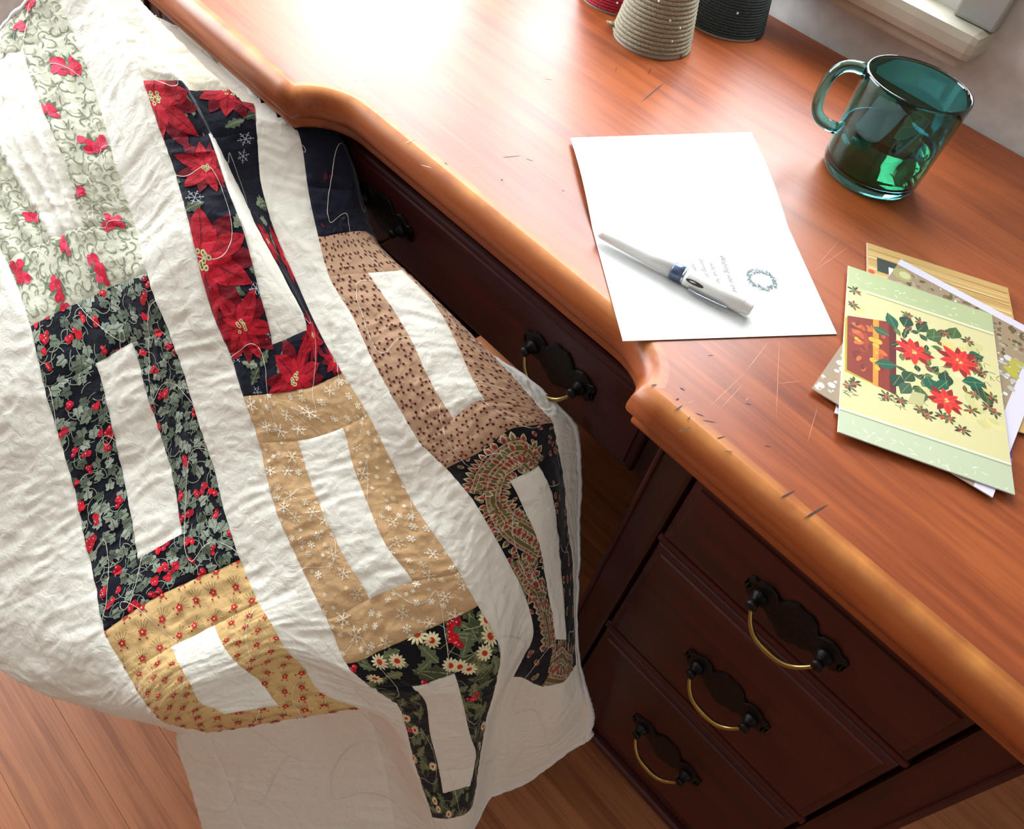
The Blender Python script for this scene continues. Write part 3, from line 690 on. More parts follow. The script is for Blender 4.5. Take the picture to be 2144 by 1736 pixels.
for (x, y) in [(420, 385), (405, 480), (770, 545), (850, 590), (1020, 665), (1160, 705), (385, 985), (350, 1010), (600, 1070), (690, 1090), (1180, 1045), (1260, 1115), (1150, 1140), (1000, 1200), (1080, 1265), (820, 1150), (1290, 1060), (960, 1180), (1230, 900), (1200, 830), (860, 1180), (1300, 1150)]:
    base_a = g.uniform(0, 6.28); p = K(x, y)
    for q in range(7):
        a = base_a + q * .9 + g.uniform(-.2, .2); A.petal(p[0], p[1], a, g.uniform(.0045, .0075), .0022, lin(g.choice([(40, 52, 34), (58, 76, 48), (84, 98, 50), (96, 88, 60)])), 2.0, n=4, peak=.6)
    for q in range(5): A.disk(p[0] + g.uniform(-.0028, .0028), p[1] + g.uniform(-.0028, .0028), .0008, lin((206, 70, 56)), 2.1, n=6)
for k in range(46):
    cx, cy = g.choice([(760, 700), (900, 760), (960, 900), (1130, 880), (1060, 990), (880, 1000), (760, 900), (1000, 720), (1180, 980)])
    leafk(cx + g.uniform(-70, 70), cy + g.uniform(-70, 70), g.uniform(0, 360), g.uniform(.007, .013), g.uniform(.003, .006), g.choice([(36, 58, 36), (60, 86, 50), (88, 104, 58), (24, 52, 40), (104, 60, 44)]), 1.6)
for k in range(60):
    cx, cy = g.choice([(610, 1075), (680, 1095), (380, 1000), (1250, 870), (1220, 810), (840, 1110), (1290, 940), (330, 1040)])
    p = K(cx + g.uniform(-40, 40), cy + g.uniform(-30, 30)); a_ = g.uniform(0, 6.28)
    A.stroke([(p[0], p[1]), (p[0] + math.cos(a_) * .005, p[1] + math.sin(a_) * .005)], .0004, lin(g.choice([(70, 92, 56), (92, 112, 70), (52, 72, 48)])), 1.9)
def pk(x, y, r, an, sd):
    p = K(x, y); poinsettia(A, p[0], p[1], r, an, red=(208, 46, 36), dark=(138, 26, 28), seed=sd, layer=2.4, ctr=(232, 206, 120))
pk(795, 780, .0165, .2, 1); pk(1095, 835, .0185, .7, 2); pk(990, 1085, .0150, 1.2, 5)
kp([(770, 1030), (855, 1050), (835, 1125), (735, 1105)], (176, 168, 120), 2.2)
A2_ = Art()
for p, c_, l_ in zip(A.P, A.C, A.Lr):
    q = clip_rect(p, (.0001, wA - .0001, .0001, lA - .0001))
    if len(q) >= 3: A2_.P.append(A4 + np.outer(q[:, 0], uA) + np.outer(q[:, 1], vA)); A2_.C.append(c_); A2_.Lr.append(l_)
flat_art('printed_picture', A2_, zt, e, inv, dz=.00004)

# ------------------------------------------------------------------ mug
MC = np.array([-.2065, .764])
mug = empty('glass_mug', (MC[0], MC[1], DESK_Z)); tag(mug, 'teal green glass mug half full of tea on the desk', 'mug')
Hm = .096; ro, ri = .0462, .0432
def rr_(z): return ro + .0028 * (z / Hm)
po = [(0, .0012), (.030, .0012), (.034, .0003), (.0385, .0004), (.0425, .0022), (.0450, .0065)] + [(rr_(z), z) for z in (.012, .03, .05, .07, .085, .0935)] + [(rr_(.095) - .0004, .0952), (rr_(.095) - .0015, .0960), (rr_(.095) - .0026, .0954)]
pi_ = [(rr_(z) - .0030, z) for z in (.093, .08, .06, .04, .02, .015)] + [(.0405, .0105), (.037, .0085), (.030, .0078), (0, .0076)]
body = lathe_obj('glass_body', po + pi_, M['teal'], mug, n=64)
ha = math.radians(199); hx, hy = math.cos(ha), math.sin(ha)
pts = []
for k in range(21):
    t = k / 20; a = math.pi * (.5 - t)         # from top joint out and down to the lower joint
    out = .0462 + .0275 * max(0, math.cos(a)) ** .62 - (.0012 if k in (0, 20) else 0); z = .0600 + .0290 * math.copysign(abs(math.sin(a)) ** .8, math.sin(a))
    pts.append((hx * out, hy * out, z))
bm = bmesh.new(); tube(bm, pts, [.0062] + [.0052] * 19 + [.0058], n=14); hnd = obj('handle', bm, M['teal'], mug, True)
tl = .047
tea = lathe_obj('tea', [(0, .0080), (.030, .0081), (.0368, .0088), (.0400, .0108), (rr_(.015) - .0033, .0153), (rr_(.03) - .0033, .03), (rr_(tl) - .0033, tl - .0003), (rr_(tl) - .0042, tl - .0010), (0, tl - .0012)], M['tea'], None, n=64)
tea.location = (MC[0], MC[1], DESK_Z); tag(tea, 'dark amber tea filling the lower half of the teal mug', 'drink')

# ------------------------------------------------------------------ wrapped cone trees at the back
def circle3(a, b, c):
    (x1, y1), (x2, y2), (x3, y3) = a, b, c
    d = 2 * (x1 * (y2 - y3) + x2 * (y3 - y1) + x3 * (y1 - y2))
    ux = ((x1 ** 2 + y1 ** 2) * (y2 - y3) + (x2 ** 2 + y2 ** 2) * (y3 - y1) + (x3 ** 2 + y3 ** 2) * (y1 - y2)) / d
    uy = ((x1 ** 2 + y1 ** 2) * (x3 - x2) + (x2 ** 2 + y2 ** 2) * (x1 - x3) + (x3 ** 2 + y3 ** 2) * (x2 - x1)) / d
    return np.array([ux, uy]), math.hypot(ux - x1, uy - y1)
M['bead'] = plain('pearl_bead', (236, 230, 226), .2)
def twine_mat(name, c1, c2, sc=900):
    m, N, L, B = new_mat(name); co = N.new('ShaderNodeTexCoord'); t = N.new('ShaderNodeTexNoise'); t.inputs['Scale'].default_value = sc; t.inputs['Detail'].default_value = 4
    L.new(co.outputs['Object'], t.inputs['Vector']); cr = N.new('ShaderNodeValToRGB'); cr.color_ramp.elements[0].color = (*lin(c1), 1); cr.color_ramp.elements[1].color = (*lin(c2), 1)
    cr.color_ramp.elements[0].position = .35; cr.color_ramp.elements[1].position = .68
    L.new(t.outputs['Fac'], cr.inputs['Fac']); L.new(cr.outputs['Color'], B.inputs['Base Color']); B.inputs['Roughness'].default_value = .9
    b = N.new('ShaderNodeBump'); b.inputs['Distance'].default_value = .001; b.inputs['Strength'].default_value = .6; L.new(t.outputs['Fac'], b.inputs['Height']); L.new(b.outputs['Normal'], B.inputs['Normal']); return m
def cone_tree(name, label, c, r, h, pitch, mat, beads, r_top=.010, frayed=False):
    e = empty(name, (c[0], c[1], DESK_Z)); tag(e, label, 'decoration', 'wrapped cones at the back of the desk')
    rw = pitch * .56
    lathe_obj('core', [(0, .0), (r - rw * .6, .0), (r - rw * .6, .0012), (r_top - rw * .5, h), (0, h + .003)], M['cone_core'], e, n=40)
    turns = int(h / pitch); pts = []; per = 30
    for k in range(turns * per + 1):
        t = k / (turns * per); a = 2 * math.pi * k / per; q = r - rw * .5 + (r_top - r) * t
        pts.append((q * math.cos(a), q * math.sin(a), rw + t * (h - rw)))
    bm = bmesh.new(); tube(bm, pts, rw, n=7); w = obj('twine_wrap', bm, mat, e, True)
    for p in beads:
        a = math.atan2(p[1], p[0]); z = p[2]; q = r + (r_top - r) * z / h + .0008
        b_ = lathe_obj('pin_bead', [(0, -.0014), (.001, -.001), (.0014, 0), (.001, .001), (0, .0014)], M['bead'], e, n=10); b_.location = (q * math.cos(a), q * math.sin(a), z)
    if frayed:
        for k in range(5):
            gg = random.Random(k); a = math.radians(205 + k * 5); s_ = np.array([math.cos(a), math.sin(a)])
            bm = bmesh.new(); tube(bm, [(s_[0] * r * .98, s_[1] * r * .98, .004 + k * .001), (s_[0] * (r + .004), s_[1] * (r + .004), .004 + k * .0012), (s_[0] * (r + .007 + gg.random() * .003), s_[1] * (r + .008), .004 + k * .0016)], [.0016, .0011, .0004], n=6); obj('frayed_end', bm, mat, e, True)
    return e
M['cone_core'] = plain('cone_core', (170, 166, 156), .8)
rc, rrad = circle3(*[tuple(on_z(p)[:2]) for p in ((1288, 84), (1370, 125), (1438, 90))])
view = math.atan2(-rc[1], -rc[0])
def bd(da, z): return (math.cos(view + da), math.sin(view + da), z)
cone_tree('wrapped_cone', 'jute twine wrapped cone in front of a red and a dark green cone', rc, rrad, .21, .0044, twine_mat('jute', (112, 106, 84), (178, 172, 148)), [bd(-.1, .055), bd(.7, .033), bd(.55, .02), bd(.35, .04)], frayed=True)
rc2, rr2 = np.array([-.484, .895]), .050
cone_tree('wrapped_cone', 'dark green yarn wrapped cone behind the jute cone, nearest the wall', rc2, min(rr2, .06), .24, .0030, twine_mat('dark_green_yarn', (34, 44, 46), (58, 74, 74), 500), [bd(.2, .03)])
rc3, rr3 = np.array([-.579, .806]), .046
cone_tree('wrapped_cone', 'red yarn wrapped cone standing left of the jute cone', rc3, rr3, .22, .0030, twine_mat('red_yarn', (150, 24, 46), (196, 50, 70), 500), [bd(.1, .014)])
print('cones', rc, rrad, rc2, rr2)

# ------------------------------------------------------------------ chair that carries the quilt
M['chair'] = wood('chair_wood', (128, 72, 40), (84, 42, 22), rough=.4)
chair = empty('wooden_chair', (-.70, .18, 0)); CI = Matrix.Translation((.70, -.18, 0))
tag(chair, 'plain wooden chair underneath the draped patchwork quilt', 'chair')
def cpart(o): o.parent = chair; o.matrix_parent_inverse = CI; return o
bm = bmesh.new(); add_box(bm, -.95, -.455, .055, .325, .392, .414, bevel=.008, seg=3); cpart(obj('seat', bm, M['chair']))
for x, y in ((-.93, .075), (-.475, .085), (-.93, .305), (-.475, .305)):
    bm = bmesh.new(); tube(bm, [(x, y, 0), (x, y, .08), (x, y, .30), (x, y, .3915)], [.011, .013, .017, .019], n=12); cpart(obj('leg', bm, M['chair'], None, True))
for x in (-.93, -.475):
    bm = bmesh.new(); tube(bm, [(x, .307, .4145), (x, .311, .50), (x, .318, .600)], [.015, .013, .011], n=12); cpart(obj('back_post', bm, M['chair'], None, True))
for x in (-.84, -.75, -.66, -.57):
    bm = bmesh.new(); tube(bm, [(x, .309, .4145), (x, .316, .566)], [.007, .007], n=10); cpart(obj('spindle', bm, M['chair'], None, True))
bm = bmesh.new(); add_box(bm, -.945, -.46, .311, .327, .567, .606, bevel=.005, seg=3); cpart(obj('top_rail', bm, M['chair']))
for y in (.075, .305):
    bm = bmesh.new(); tube(bm, [(-.93, y, .17), (-.475, y + (.01 if y < .2 else 0), .17)], [.008, .008], n=10); cpart(obj('stretcher', bm, M['chair'], None, True))

# ------------------------------------------------------------------ quilt
# The quilt is one draped sheet. Fabric coordinates: u across the columns, v down them, one unit = one strip (about 4.5 cm).
# The drape is a table of measured points (picture x, y) with their distance from the lens, turned into room positions.
US = [-3, -2, -1, 0, 1, 2, 3, 4, 5, 6, 7, 8, 9, 10, 11, 12.2]
VS = [-6, -5, -4, -3, -2, -1, 0, 1, 2, 3, 4, 5, 6, 7, 8, 9, 10, 11, 12, 12.4, 13, 15, 17]
_ = None
TAB = {
 -6: [_, _, _, _, (-60, 112), (25, 32), (105, -40), (185, -85), (245, -100), (262, -88), (290, -60), (345, -40), (352, -45), _, _, _],
 -5: [_, _, _, (-140, 190), (-45, 142), (45, 97), (150, 62), (225, 0), (285, 0), (297, 8), (352, 25), (402, 55), (412, 50), _, _, _],
 -4: [_, _, _, (-100, 280), (-20, 230), (73, 190), (190, 175), (262, 85), (331, 95), (347, 110), (440, 108), (505, 150), (515, 148), _, _, _],
 -3: [_, _, _, (-60, 380), (5, 320), (114, 294), (221, 283), (297, 167), (378, 167), (397, 187), (527, 187), (606, 243), (690, 258), (700, 264), (708, 268), (700, 272)],
 -2: [_, _, _, (-35, 470), (58, 412), (143, 392), (252, 388), (339, 291), (437, 279), (449, 288), (537, 276), (629, 292), (716, 306), (727, 312), (735, 318), (724, 322)],
 -1: [_, _, (-90, 600), (10, 545), (104, 498), (172, 473), (280, 475), (371, 390), (473, 385), (499, 385), (541, 355), (642, 385), (738, 398), (750, 402), (757, 405), (744, 412)],
 0: [(-220, 840), (-130, 790), (-35, 735), (59, 681), (140, 640), (222, 602), (304, 570), (400, 492), (508, 480), (541, 475), (568, 465), (666, 494), (722, 485), (762, 481), (788, 500), (774, 510)],
 1: [(-190, 950), (-100, 905), (-10, 860), (90, 815), (197, 760), (273, 715), (345, 690), (434, 630), (539, 597), (600, 590), (625, 600), (688, 578), (769, 569), (842, 563), (870, 590), (860, 602)],
 2: [_, _, (20, 975), (124, 925), (226, 863), (302, 815), (376, 768), (478, 738), (567, 721), (643, 691), (668, 695), (735, 660), (820, 645), (915, 640), (950, 664), (944, 674)],
 3: [_, (-60, 1130), (45, 1080), (153, 1027), (248, 966), (333, 908), (403, 852), (508, 830), (570, 824), (640, 812), (714, 780), (776, 750), (862, 715), (955, 715), (1030, 742), (1034, 748)],
 4: [(-120, 1290), (-30, 1230), (70, 1180), (172, 1125), (268, 1065), (361, 1008), (434, 950), (541, 928), (621, 923), (717, 895), (769, 867), (825, 838), (900, 800), (985, 783), (1095, 808), (1107, 795)],
 5: [(-90, 1360), (0, 1325), (95, 1280), (195, 1225), (285, 1171), (377, 1118), (465, 1065), (560, 1015), (645, 1000), (736, 970), (815, 960), (880, 930), (947, 876), (1015, 836), (1142, 862), (1168, 850)],
 6: [(-20, 1390), (55, 1428), (130, 1390), (214, 1323), (310, 1257), (404, 1212), (501, 1172), (590, 1105), (677, 1080), (766, 1048), (855, 1040), (932, 982), (1000, 950), (1080, 895), (1160, 886), (1206, 895)],
 7: [(60, 1412), (125, 1468), (195, 1464), (263, 1412), (356, 1355), (446, 1309), (540, 1262), (636, 1205), (718, 1165), (803, 1135), (908, 1120), (985, 1042), (1067, 1008), (1132, 976), (1170, 935), (1214, 945)],
 8: [(130, 1440), (190, 1482), (240, 1499), (290, 1458), (376, 1395), (470, 1358), (567, 1305), (683, 1298), (771, 1255), (863, 1219), (960, 1200), (1025, 1105), (1100, 1070), (1160, 1044), (1185, 1010), (1217, 1020)],
 9: [(200, 1460), (250, 1490), (288, 1511), (318, 1495), (398, 1435), (502, 1396), (598, 1360), (724, 1392), (800, 1362), (905, 1315), (1001, 1271), (1065, 1175), (1132, 1145), (1172, 1130), (1192, 1100), (1214, 1100)],
 10: [(260, 1475), (300, 1500), (325, 1519), (342, 1516), (418, 1472), (541, 1426), (632, 1398), (775, 1440), (862, 1442), (952, 1416), (1053, 1376), (1100, 1245), (1147, 1230), (1180, 1220), (1203, 1190), (1213, 1190)],
 11: [(300, 1485), (330, 1510), (352, 1527), (390, 1530), (470, 1497), (584, 1480), (672, 1455), (838, 1490), (893, 1478), (968, 1466), (1035, 1450), (1118, 1325), (1165, 1340), (1186, 1340), (1204, 1300), (1208, 1300)],
 12: [(330, 1495), (345, 1515), (362, 1530), (432, 1535), (502, 1527), (625, 1507), (757, 1489), (854, 1545), (900, 1540), (982, 1530), (1018, 1515), (1075, 1420), (1135, 1440), (1180, 1430), (1208, 1392), (1213, 1388)],
 12.4: [(390, 1480), (380, 1490), (375, 1500), (430, 1507), (500, 1502), (620, 1487), (765, 1492), (858, 1566), (906, 1564), (988, 1550), (1014, 1538), (1066, 1446), (1126, 1464), (1175, 1456), (1211, 1418), (1219, 1412)],
 13: [(400, 1545), (385, 1545), (368, 1545), (440, 1545), (530, 1540), (640, 1525), (775, 1515), (866, 1600), (915, 1600), (998, 1580), (1008, 1575), (1052, 1490), (1110, 1500), (1165, 1495), (1215, 1455), (1228, 1450)],
 15: [(425, 1640), (412, 1640), (395, 1640), (475, 1640), (570, 1640), (670, 1640), (810, 1640), (904, 1714), (935, 1716), (970, 1708), (990, 1690), (1040, 1590), (1102, 1585), (1160, 1560), (1226, 1500), (1239, 1502)],
 17: [(460, 1750), (445, 1750), (425, 1750), (520, 1765), (620, 1770), (720, 1770), (830, 1770), (915, 1778), (940, 1778), (965, 1772), (978, 1762), (1030, 1672), (1095, 1645), (1150, 1605), (1230, 1548), (1236, 1540)],
}
DEP = {  # v: {u: distance}
 -6: {1: .84, 3: .80, 5: .785, 6: .80, 8: .785},
 -5: {0: .83, 2: .81, 3: .79, 4: .775, 5: .765, 6: .79, 7: .785, 8: .785},
 -3: {0: .79, 2: .77, 3: .755, 4: .738, 5: .722, 6: .755, 7: .742, 8: .748, 9: .755, 11: .765, 12.2: .79},
 -1: {0: .76, 2: .755, 3: .738, 4: .718, 5: .708, 6: .735, 7: .742, 8: .742, 9: .748, 11: .765, 12.2: .79},
 0: {-2: .75, 0: .735, 1: .742, 2: .740, 3: .722, 4: .706, 5: .70, 6: .718, 7: .732, 8: .728, 9: .735, 10: .74, 11: .755, 12.2: .785},
 1: {8: .712, 9: .703, 10: .695, 11: .705, 12.2: .74},
 3: {-2: .74, 0: .72, 1: .725, 2: .722, 3: .71, 4: .695, 6: .69, 7: .688, 8: .676, 9: .664, 10: .655, 11: .66, 12.2: .69},
 6: {-3: .745, -2: .72, -1: .70, 0: .69, 1: .69, 2: .688, 3: .685, 4: .675, 6: .667, 7: .667, 8: .652, 9: .638, 10: .636, 11: .658, 12.2: .69},
 9: {-3: .80, -2: .76, -1: .715, 0: .672, 2: .66, 3: .66, 4: .655, 6: .65, 7: .65, 8: .655, 9: .664, 10: .684, 11: .706, 12.2: .735},
 10: {4: .662, 6: .662, 7: .667, 8: .672, 9: .69},
 11: {-3: .82, -2: .78, -1: .73, 0: .685, 2: .672, 3: .675, 4: .69, 6: .69, 7: .70, 8: .69, 9: .71, 11: .735, 12.2: .755},
 12: {-3: .83, -2: .79, -1: .745, 0: .70, 2: .69, 3: .70, 4: .73, 6: .73, 7: .74, 8: .738, 9: .74, 11: .757, 12.2: .775},
 12.4: {-3: .85, -2: .82, -1: .79, 0: .765, 2: .76, 3: .745, 4: .745, 7: .755, 8: .76, 9: .76, 11: .77, 12.2: .785},
 13: {-3: .86, -2: .84, -1: .80, 0: .785, 3: .765, 4: .768, 7: .778, 8: .79, 9: .79, 11: .79, 12.2: .80},
 15: {-3: .92, -2: .90, -1: .87, 0: .86, 3: .85, 4: .848, 7: .855, 8: .86, 9: .855, 11: .835, 12.2: .84},
 17: {-3: .96, -2: .95, -1: .925, 0: .915, 3: .915, 4: .91, 7: .915, 8: .925, 10: .895, 11: .868, 12.2: .868},
}
def tps_fit(X, Y):
    d = np.linalg.norm(X[:, None] - X[None], axis=2); Kk = np.where(d > 0, d ** 2 * np.log(np.maximum(d, 1e-9)), 0)
    n_ = len(X); Pm = np.hstack([np.ones((n_, 1)), X]); Am = np.zeros((n_ + 3, n_ + 3)); Am[:n_, :n_] = Kk + np.eye(n_) * 1e-6; Am[:n_, n_:] = Pm; Am[n_:, :n_] = Pm.T
    w = np.linalg.solve(Am, np.vstack([Y, np.zeros((3, Y.shape[1]))])); return w
def tps_eval(X, w, Q):
    d = np.linalg.norm(Q[:, None] - X[None], axis=2); Kk = np.where(d > 0, d ** 2 * np.log(np.maximum(d, 1e-9)), 0)
    return Kk @ w[:len(X)] + np.hstack([np.ones((len(Q), 1)), Q]) @ w[len(X):]
def pchip(x, y, xq):
    """monotone cubic; y (n, k)"""
    h = np.diff(x); dl = np.diff(y, axis=0) / h[:, None]; m_ = np.zeros_like(y)
    w1 = (2 * h[1:] + h[:-1])[:, None]; w2 = (h[1:] + 2 * h[:-1])[:, None]
    a, b = dl[:-1], dl[1:]; same = (a * b) > 0
    with np.errstate(divide='ignore', invalid='ignore'):
        hm = (w1 + w2) / (w1 / a + w2 / b)
    m_[1:-1] = np.where(same, hm, 0); m_[0] = dl[0]; m_[-1] = dl[-1]
    k = np.clip(np.searchsorted(x, xq) - 1, 0, len(x) - 2); t = ((xq - x[k]) / h[k])[:, None]; hk = h[k][:, None]
    return (1 + 2 * t) * (1 - t) ** 2 * y[k] + t * (1 - t) ** 2 * hk * m_[k] + t * t * (3 - 2 * t) * y[k + 1] + t * t * (t - 1) * hk * m_[k + 1]
kx, ky = [], []
for v in VS:
    for u, p in zip(US, TAB[v]):
        if p is not None: kx.append((u, v)); ky.append(p)
kx = np.array(kx, float); wpx = tps_fit(kx, np.array(ky, float))
dx = np.array([(u, v) for v in DEP for u in DEP[v]], float); dy = np.array([[DEP[v][u]] for v in DEP for u in DEP[v]]); wd = tps_fit(dx, dy)
GRID = np.zeros((len(VS), len(US), 3))
for i, v in enumerate(VS):
    for j, u in enumerate(US):
        p = TAB[v][j]
        if p is None: p = tps_eval(kx, wpx, np.array([[u, v]], float))[0]
        d = DEP.get(v, {}).get(u)
        if d is None: d = tps_eval(dx, wd, np.array([[u, v]], float))[0, 0]
        GRID[i, j] = (p[0], p[1], d)
NU = 20
uu = np.arange(-3 * NU, int(12.2 * NU) + 1) / NU; vv = np.arange(-6 * NU, 17 * NU + 1) / NU
tmp = np.stack([pchip(np.array(US, float), GRID[i], uu) for i in range(len(VS))], 0)         # (nv, U, 3)
fld = pchip(np.array(VS, float), tmp.reshape(len(VS), -1), vv).reshape(len(vv), len(uu), 3)
# soften the table's kinks a little
def blur(a, it):
    for _k in range(it):
        b = a.copy(); b[1:-1] = (a[:-2] + 2 * a[1:-1] + a[2:]) / 4; a = b.copy(); b[:, 1:-1] = (a[:, :-2] + 2 * a[:, 1:-1] + a[:, 2:]) / 4; a = b
    return a
fld[..., 2] = blur(fld[..., 2], 14); fld[..., :2] = blur(fld[..., :2], 5)
dirs = np.stack([(fld[..., 0] - IW / 2) / FPX, (IH / 2 - fld[..., 1]) / FPX, -np.ones(fld.shape[:2])], -1) @ RM.T
S0 = CAM + dirs * fld[..., 2:3]
def normals(S):
    du = np.gradient(S, axis=1); dv = np.gradient(S, axis=0); nn = np.cross(dv, du); nn /= np.maximum(np.linalg.norm(nn, axis=2), 1e-12)[..., None]
    return nn
NN = normals(S0)
if np.mean(np.sum(NN * (CAM - S0), -1)) < 0: NN = -NN
def vnoise(x, y, seed):
    r_ = np.random.RandomState(seed); tb = r_.rand(257, 257); xi = np.floor(x).astype(int); yi = np.floor(y).astype(int); fx = x - xi; fy = y - yi
    fx = fx * fx * (3 - 2 * fx); fy = fy * fy * (3 - 2 * fy); g_ = lambda a, b: tb[a % 257, b % 257]
    return (g_(xi, yi) * (1 - fx) + g_(xi + 1, yi) * fx) * (1 - fy) + (g_(xi, yi + 1) * (1 - fx) + g_(xi + 1, yi + 1) * fx) * fy
U2, V2 = np.meshgrid(uu, vv)
warp = vnoise(U2 * 1.3, V2 * 1.3, 5) * 1.2
puff = -np.abs(vnoise(U2 * 2.0 + warp, V2 * 3.6 + warp, 1) - .5) * 2          # crinkles between quilting lines
puff2 = -np.abs(vnoise(U2 * 4.2 + warp * 2, V2 * 7.0, 2) - .5) * 2
fine = vnoise(U2 * 9, V2 * 13, 3) - .5
disp = .0019 * puff + .0010 * puff2 + .0006 * fine
disp += .0030 * (vnoise(U2 * .7, V2 * .9, 9) - .5)
# gathers that run down the upper left block
gz = np.clip((0.2 - V2) / 2, 0, 1) * np.clip((U2 + .5) / 1, 0, 1) * np.clip((3.2 - U2) / .6, 0, 1)
gz *= np.clip((V2 + 5.9) / 1.2, 0, 1)
disp += gz * .0028 * np.sin(U2 * 17 + 2.5 * vnoise(U2 * .5, V2 * .6, 8) * 2)

PIECES = []      # name, rect(u0,u1,v0,v1), fabric, label
def block(u0, v0, fab, nm):
    PIECES.append(('printed_strip', (u0, u0 + 3, v0, v0 + 1), fab)); PIECES.append(('printed_strip', (u0, u0 + 3, v0 + 5, v0 + 6), fab))
    PIECES.append(('printed_strip', (u0, u0 + 1, v0 + 1, v0 + 5), fab)); PIECES.append(('printed_strip', (u0 + 2, u0 + 3, v0 + 1, v0 + 5), fab))
    PIECES.append(('white_center', (u0 + 1, u0 + 2, v0 + 1, v0 + 5), 'white'))
for a in ((0, -6, 'green'), (0, 0, 'berry'), (0, 6, 'tan'), (4, -3, 'poinsettia'), (4, 3, 'snow'), (4, 9, 'daisy'), (8, 0, 'ditsy'), (8, 6, 'paisley')): block(a[0], a[1], a[2], '')
PIECES += [('cream_strip', (4, 7, -4, -3), 'cream'), ('cream_strip', (4, 5, -6, -4), 'cream'), ('cream_strip', (6, 7, -6, -4), 'cream'), ('white_center', (5, 6, -6, -4), 'white'),
           ('white_sashing', (3, 4, -6, 17), 'white'), ('white_sashing', (7, 8, -6, 17), 'white'), ('white_border', (-3, 0, -6, 17), 'white'), ('white_border', (11, 12.2, .5, 17), 'white'), ('printed_strip', (11, 12.2, -6, .5), 'dark'), ('printed_strip', (8, 11, -1, 0), 'dark'), ('printed_strip', (8, 9, -3.5, -1), 'dark'), ('printed_strip', (9, 11, -3.5, -1), 'dark'), ('cream_strip', (8, 11, -6, -3.5), 'cream'),
           ('white_border', (0, 3, 12, 17), 'white'), ('white_border', (4, 7, 15, 17), 'white'), ('white_border', (8, 11, 12, 17), 'white')]
edge = np.full(U2.shape, 9.0)
for nm, (a, b, c, d), fb in PIECES:
    m_ = (U2 >= a - 1e-6) & (U2 <= b + 1e-6) & (V2 >= c - 1e-6) & (V2 <= d + 1e-6)
    e_ = np.minimum(np.minimum(U2 - a if a > -3 else 9, b - U2 if b < 12.2 else 9), np.minimum(V2 - c if c > -6 else 9, d - V2 if d < 17 else 9))
    e_ = np.broadcast_to(e_, U2.shape); edge = np.where(m_, np.minimum(edge, np.maximum(e_, 0)), edge)
disp -= .0013 * np.exp(-(edge / .06))
su = np.linalg.norm(np.gradient(S0, axis=1), axis=2) * NU / .042; sv = np.linalg.norm(np.gradient(S0, axis=0), axis=2) * NU / .042
disp *= np.clip(blur(np.minimum(su, sv), 10), .15, 1)
S1 = S0 + NN * disp[..., None]
# keep the tucked-in side clear of the desk: under the moulded edge, in front of the drawers
knee = (S1[..., 0] > -.585) & (S1[..., 0] < -.145); zk = S1[..., 2] < .585
S1[..., 1] = np.minimum(S1[..., 1], np.where(knee, np.where(zk, .55, .402), .3705))
lipy = np.where(knee, .386, .347); zl = .7145 + np.maximum(0, lipy - S1[..., 1]) * 4.0
S1[..., 2] = np.where((S1[..., 2] > zl) & (S1[..., 1] > lipy - .03), zl, S1[..., 2])
# scalloped hem on the free bottom edge
hemw = np.clip((V2 - 16) / 1, 0, 1) * np.clip((U2 - 7.2) / .5, 0, 1); sc_ = hemw * .007 * (np.abs(np.sin((U2) * math.pi * 1.25)) - .5)
S1[..., 2] -= sc_
S1[..., 2] = np.maximum(S1[..., 2], .012)
N1 = normals(S1)
if np.mean(np.sum(N1 * (CAM - S1), -1)) < 0: N1 = -N1
def samp(arr, q):
    x = np.clip((q[:, 0] + 3) * NU, 0, len(uu) - 1.001); y = np.clip((q[:, 1] + 6) * NU, 0, len(vv) - 1.001); i = x.astype(int); j = y.astype(int); fx = (x - i)[:, None]; fy = (y - j)[:, None]
    return (arr[j, i] * (1 - fx) + arr[j, i + 1] * fx) * (1 - fy) + (arr[j + 1, i] * (1 - fx) + arr[j + 1, i + 1] * fx) * fy
PX = fld[..., :2]
def uv_of(p, box=None):
    d = (PX[..., 0] - p[0]) ** 2 + (PX[..., 1] - p[1]) ** 2 + (fld[..., 2] - .6) * 200
    if box is not None: d = np.where((U2 >= box[0]) & (U2 <= box[1]) & (V2 >= box[2]) & (V2 <= box[3]), d, 1e9)
    j, i = np.unravel_index(np.argmin(d), d.shape); return float(uu[i]), float(vv[j])

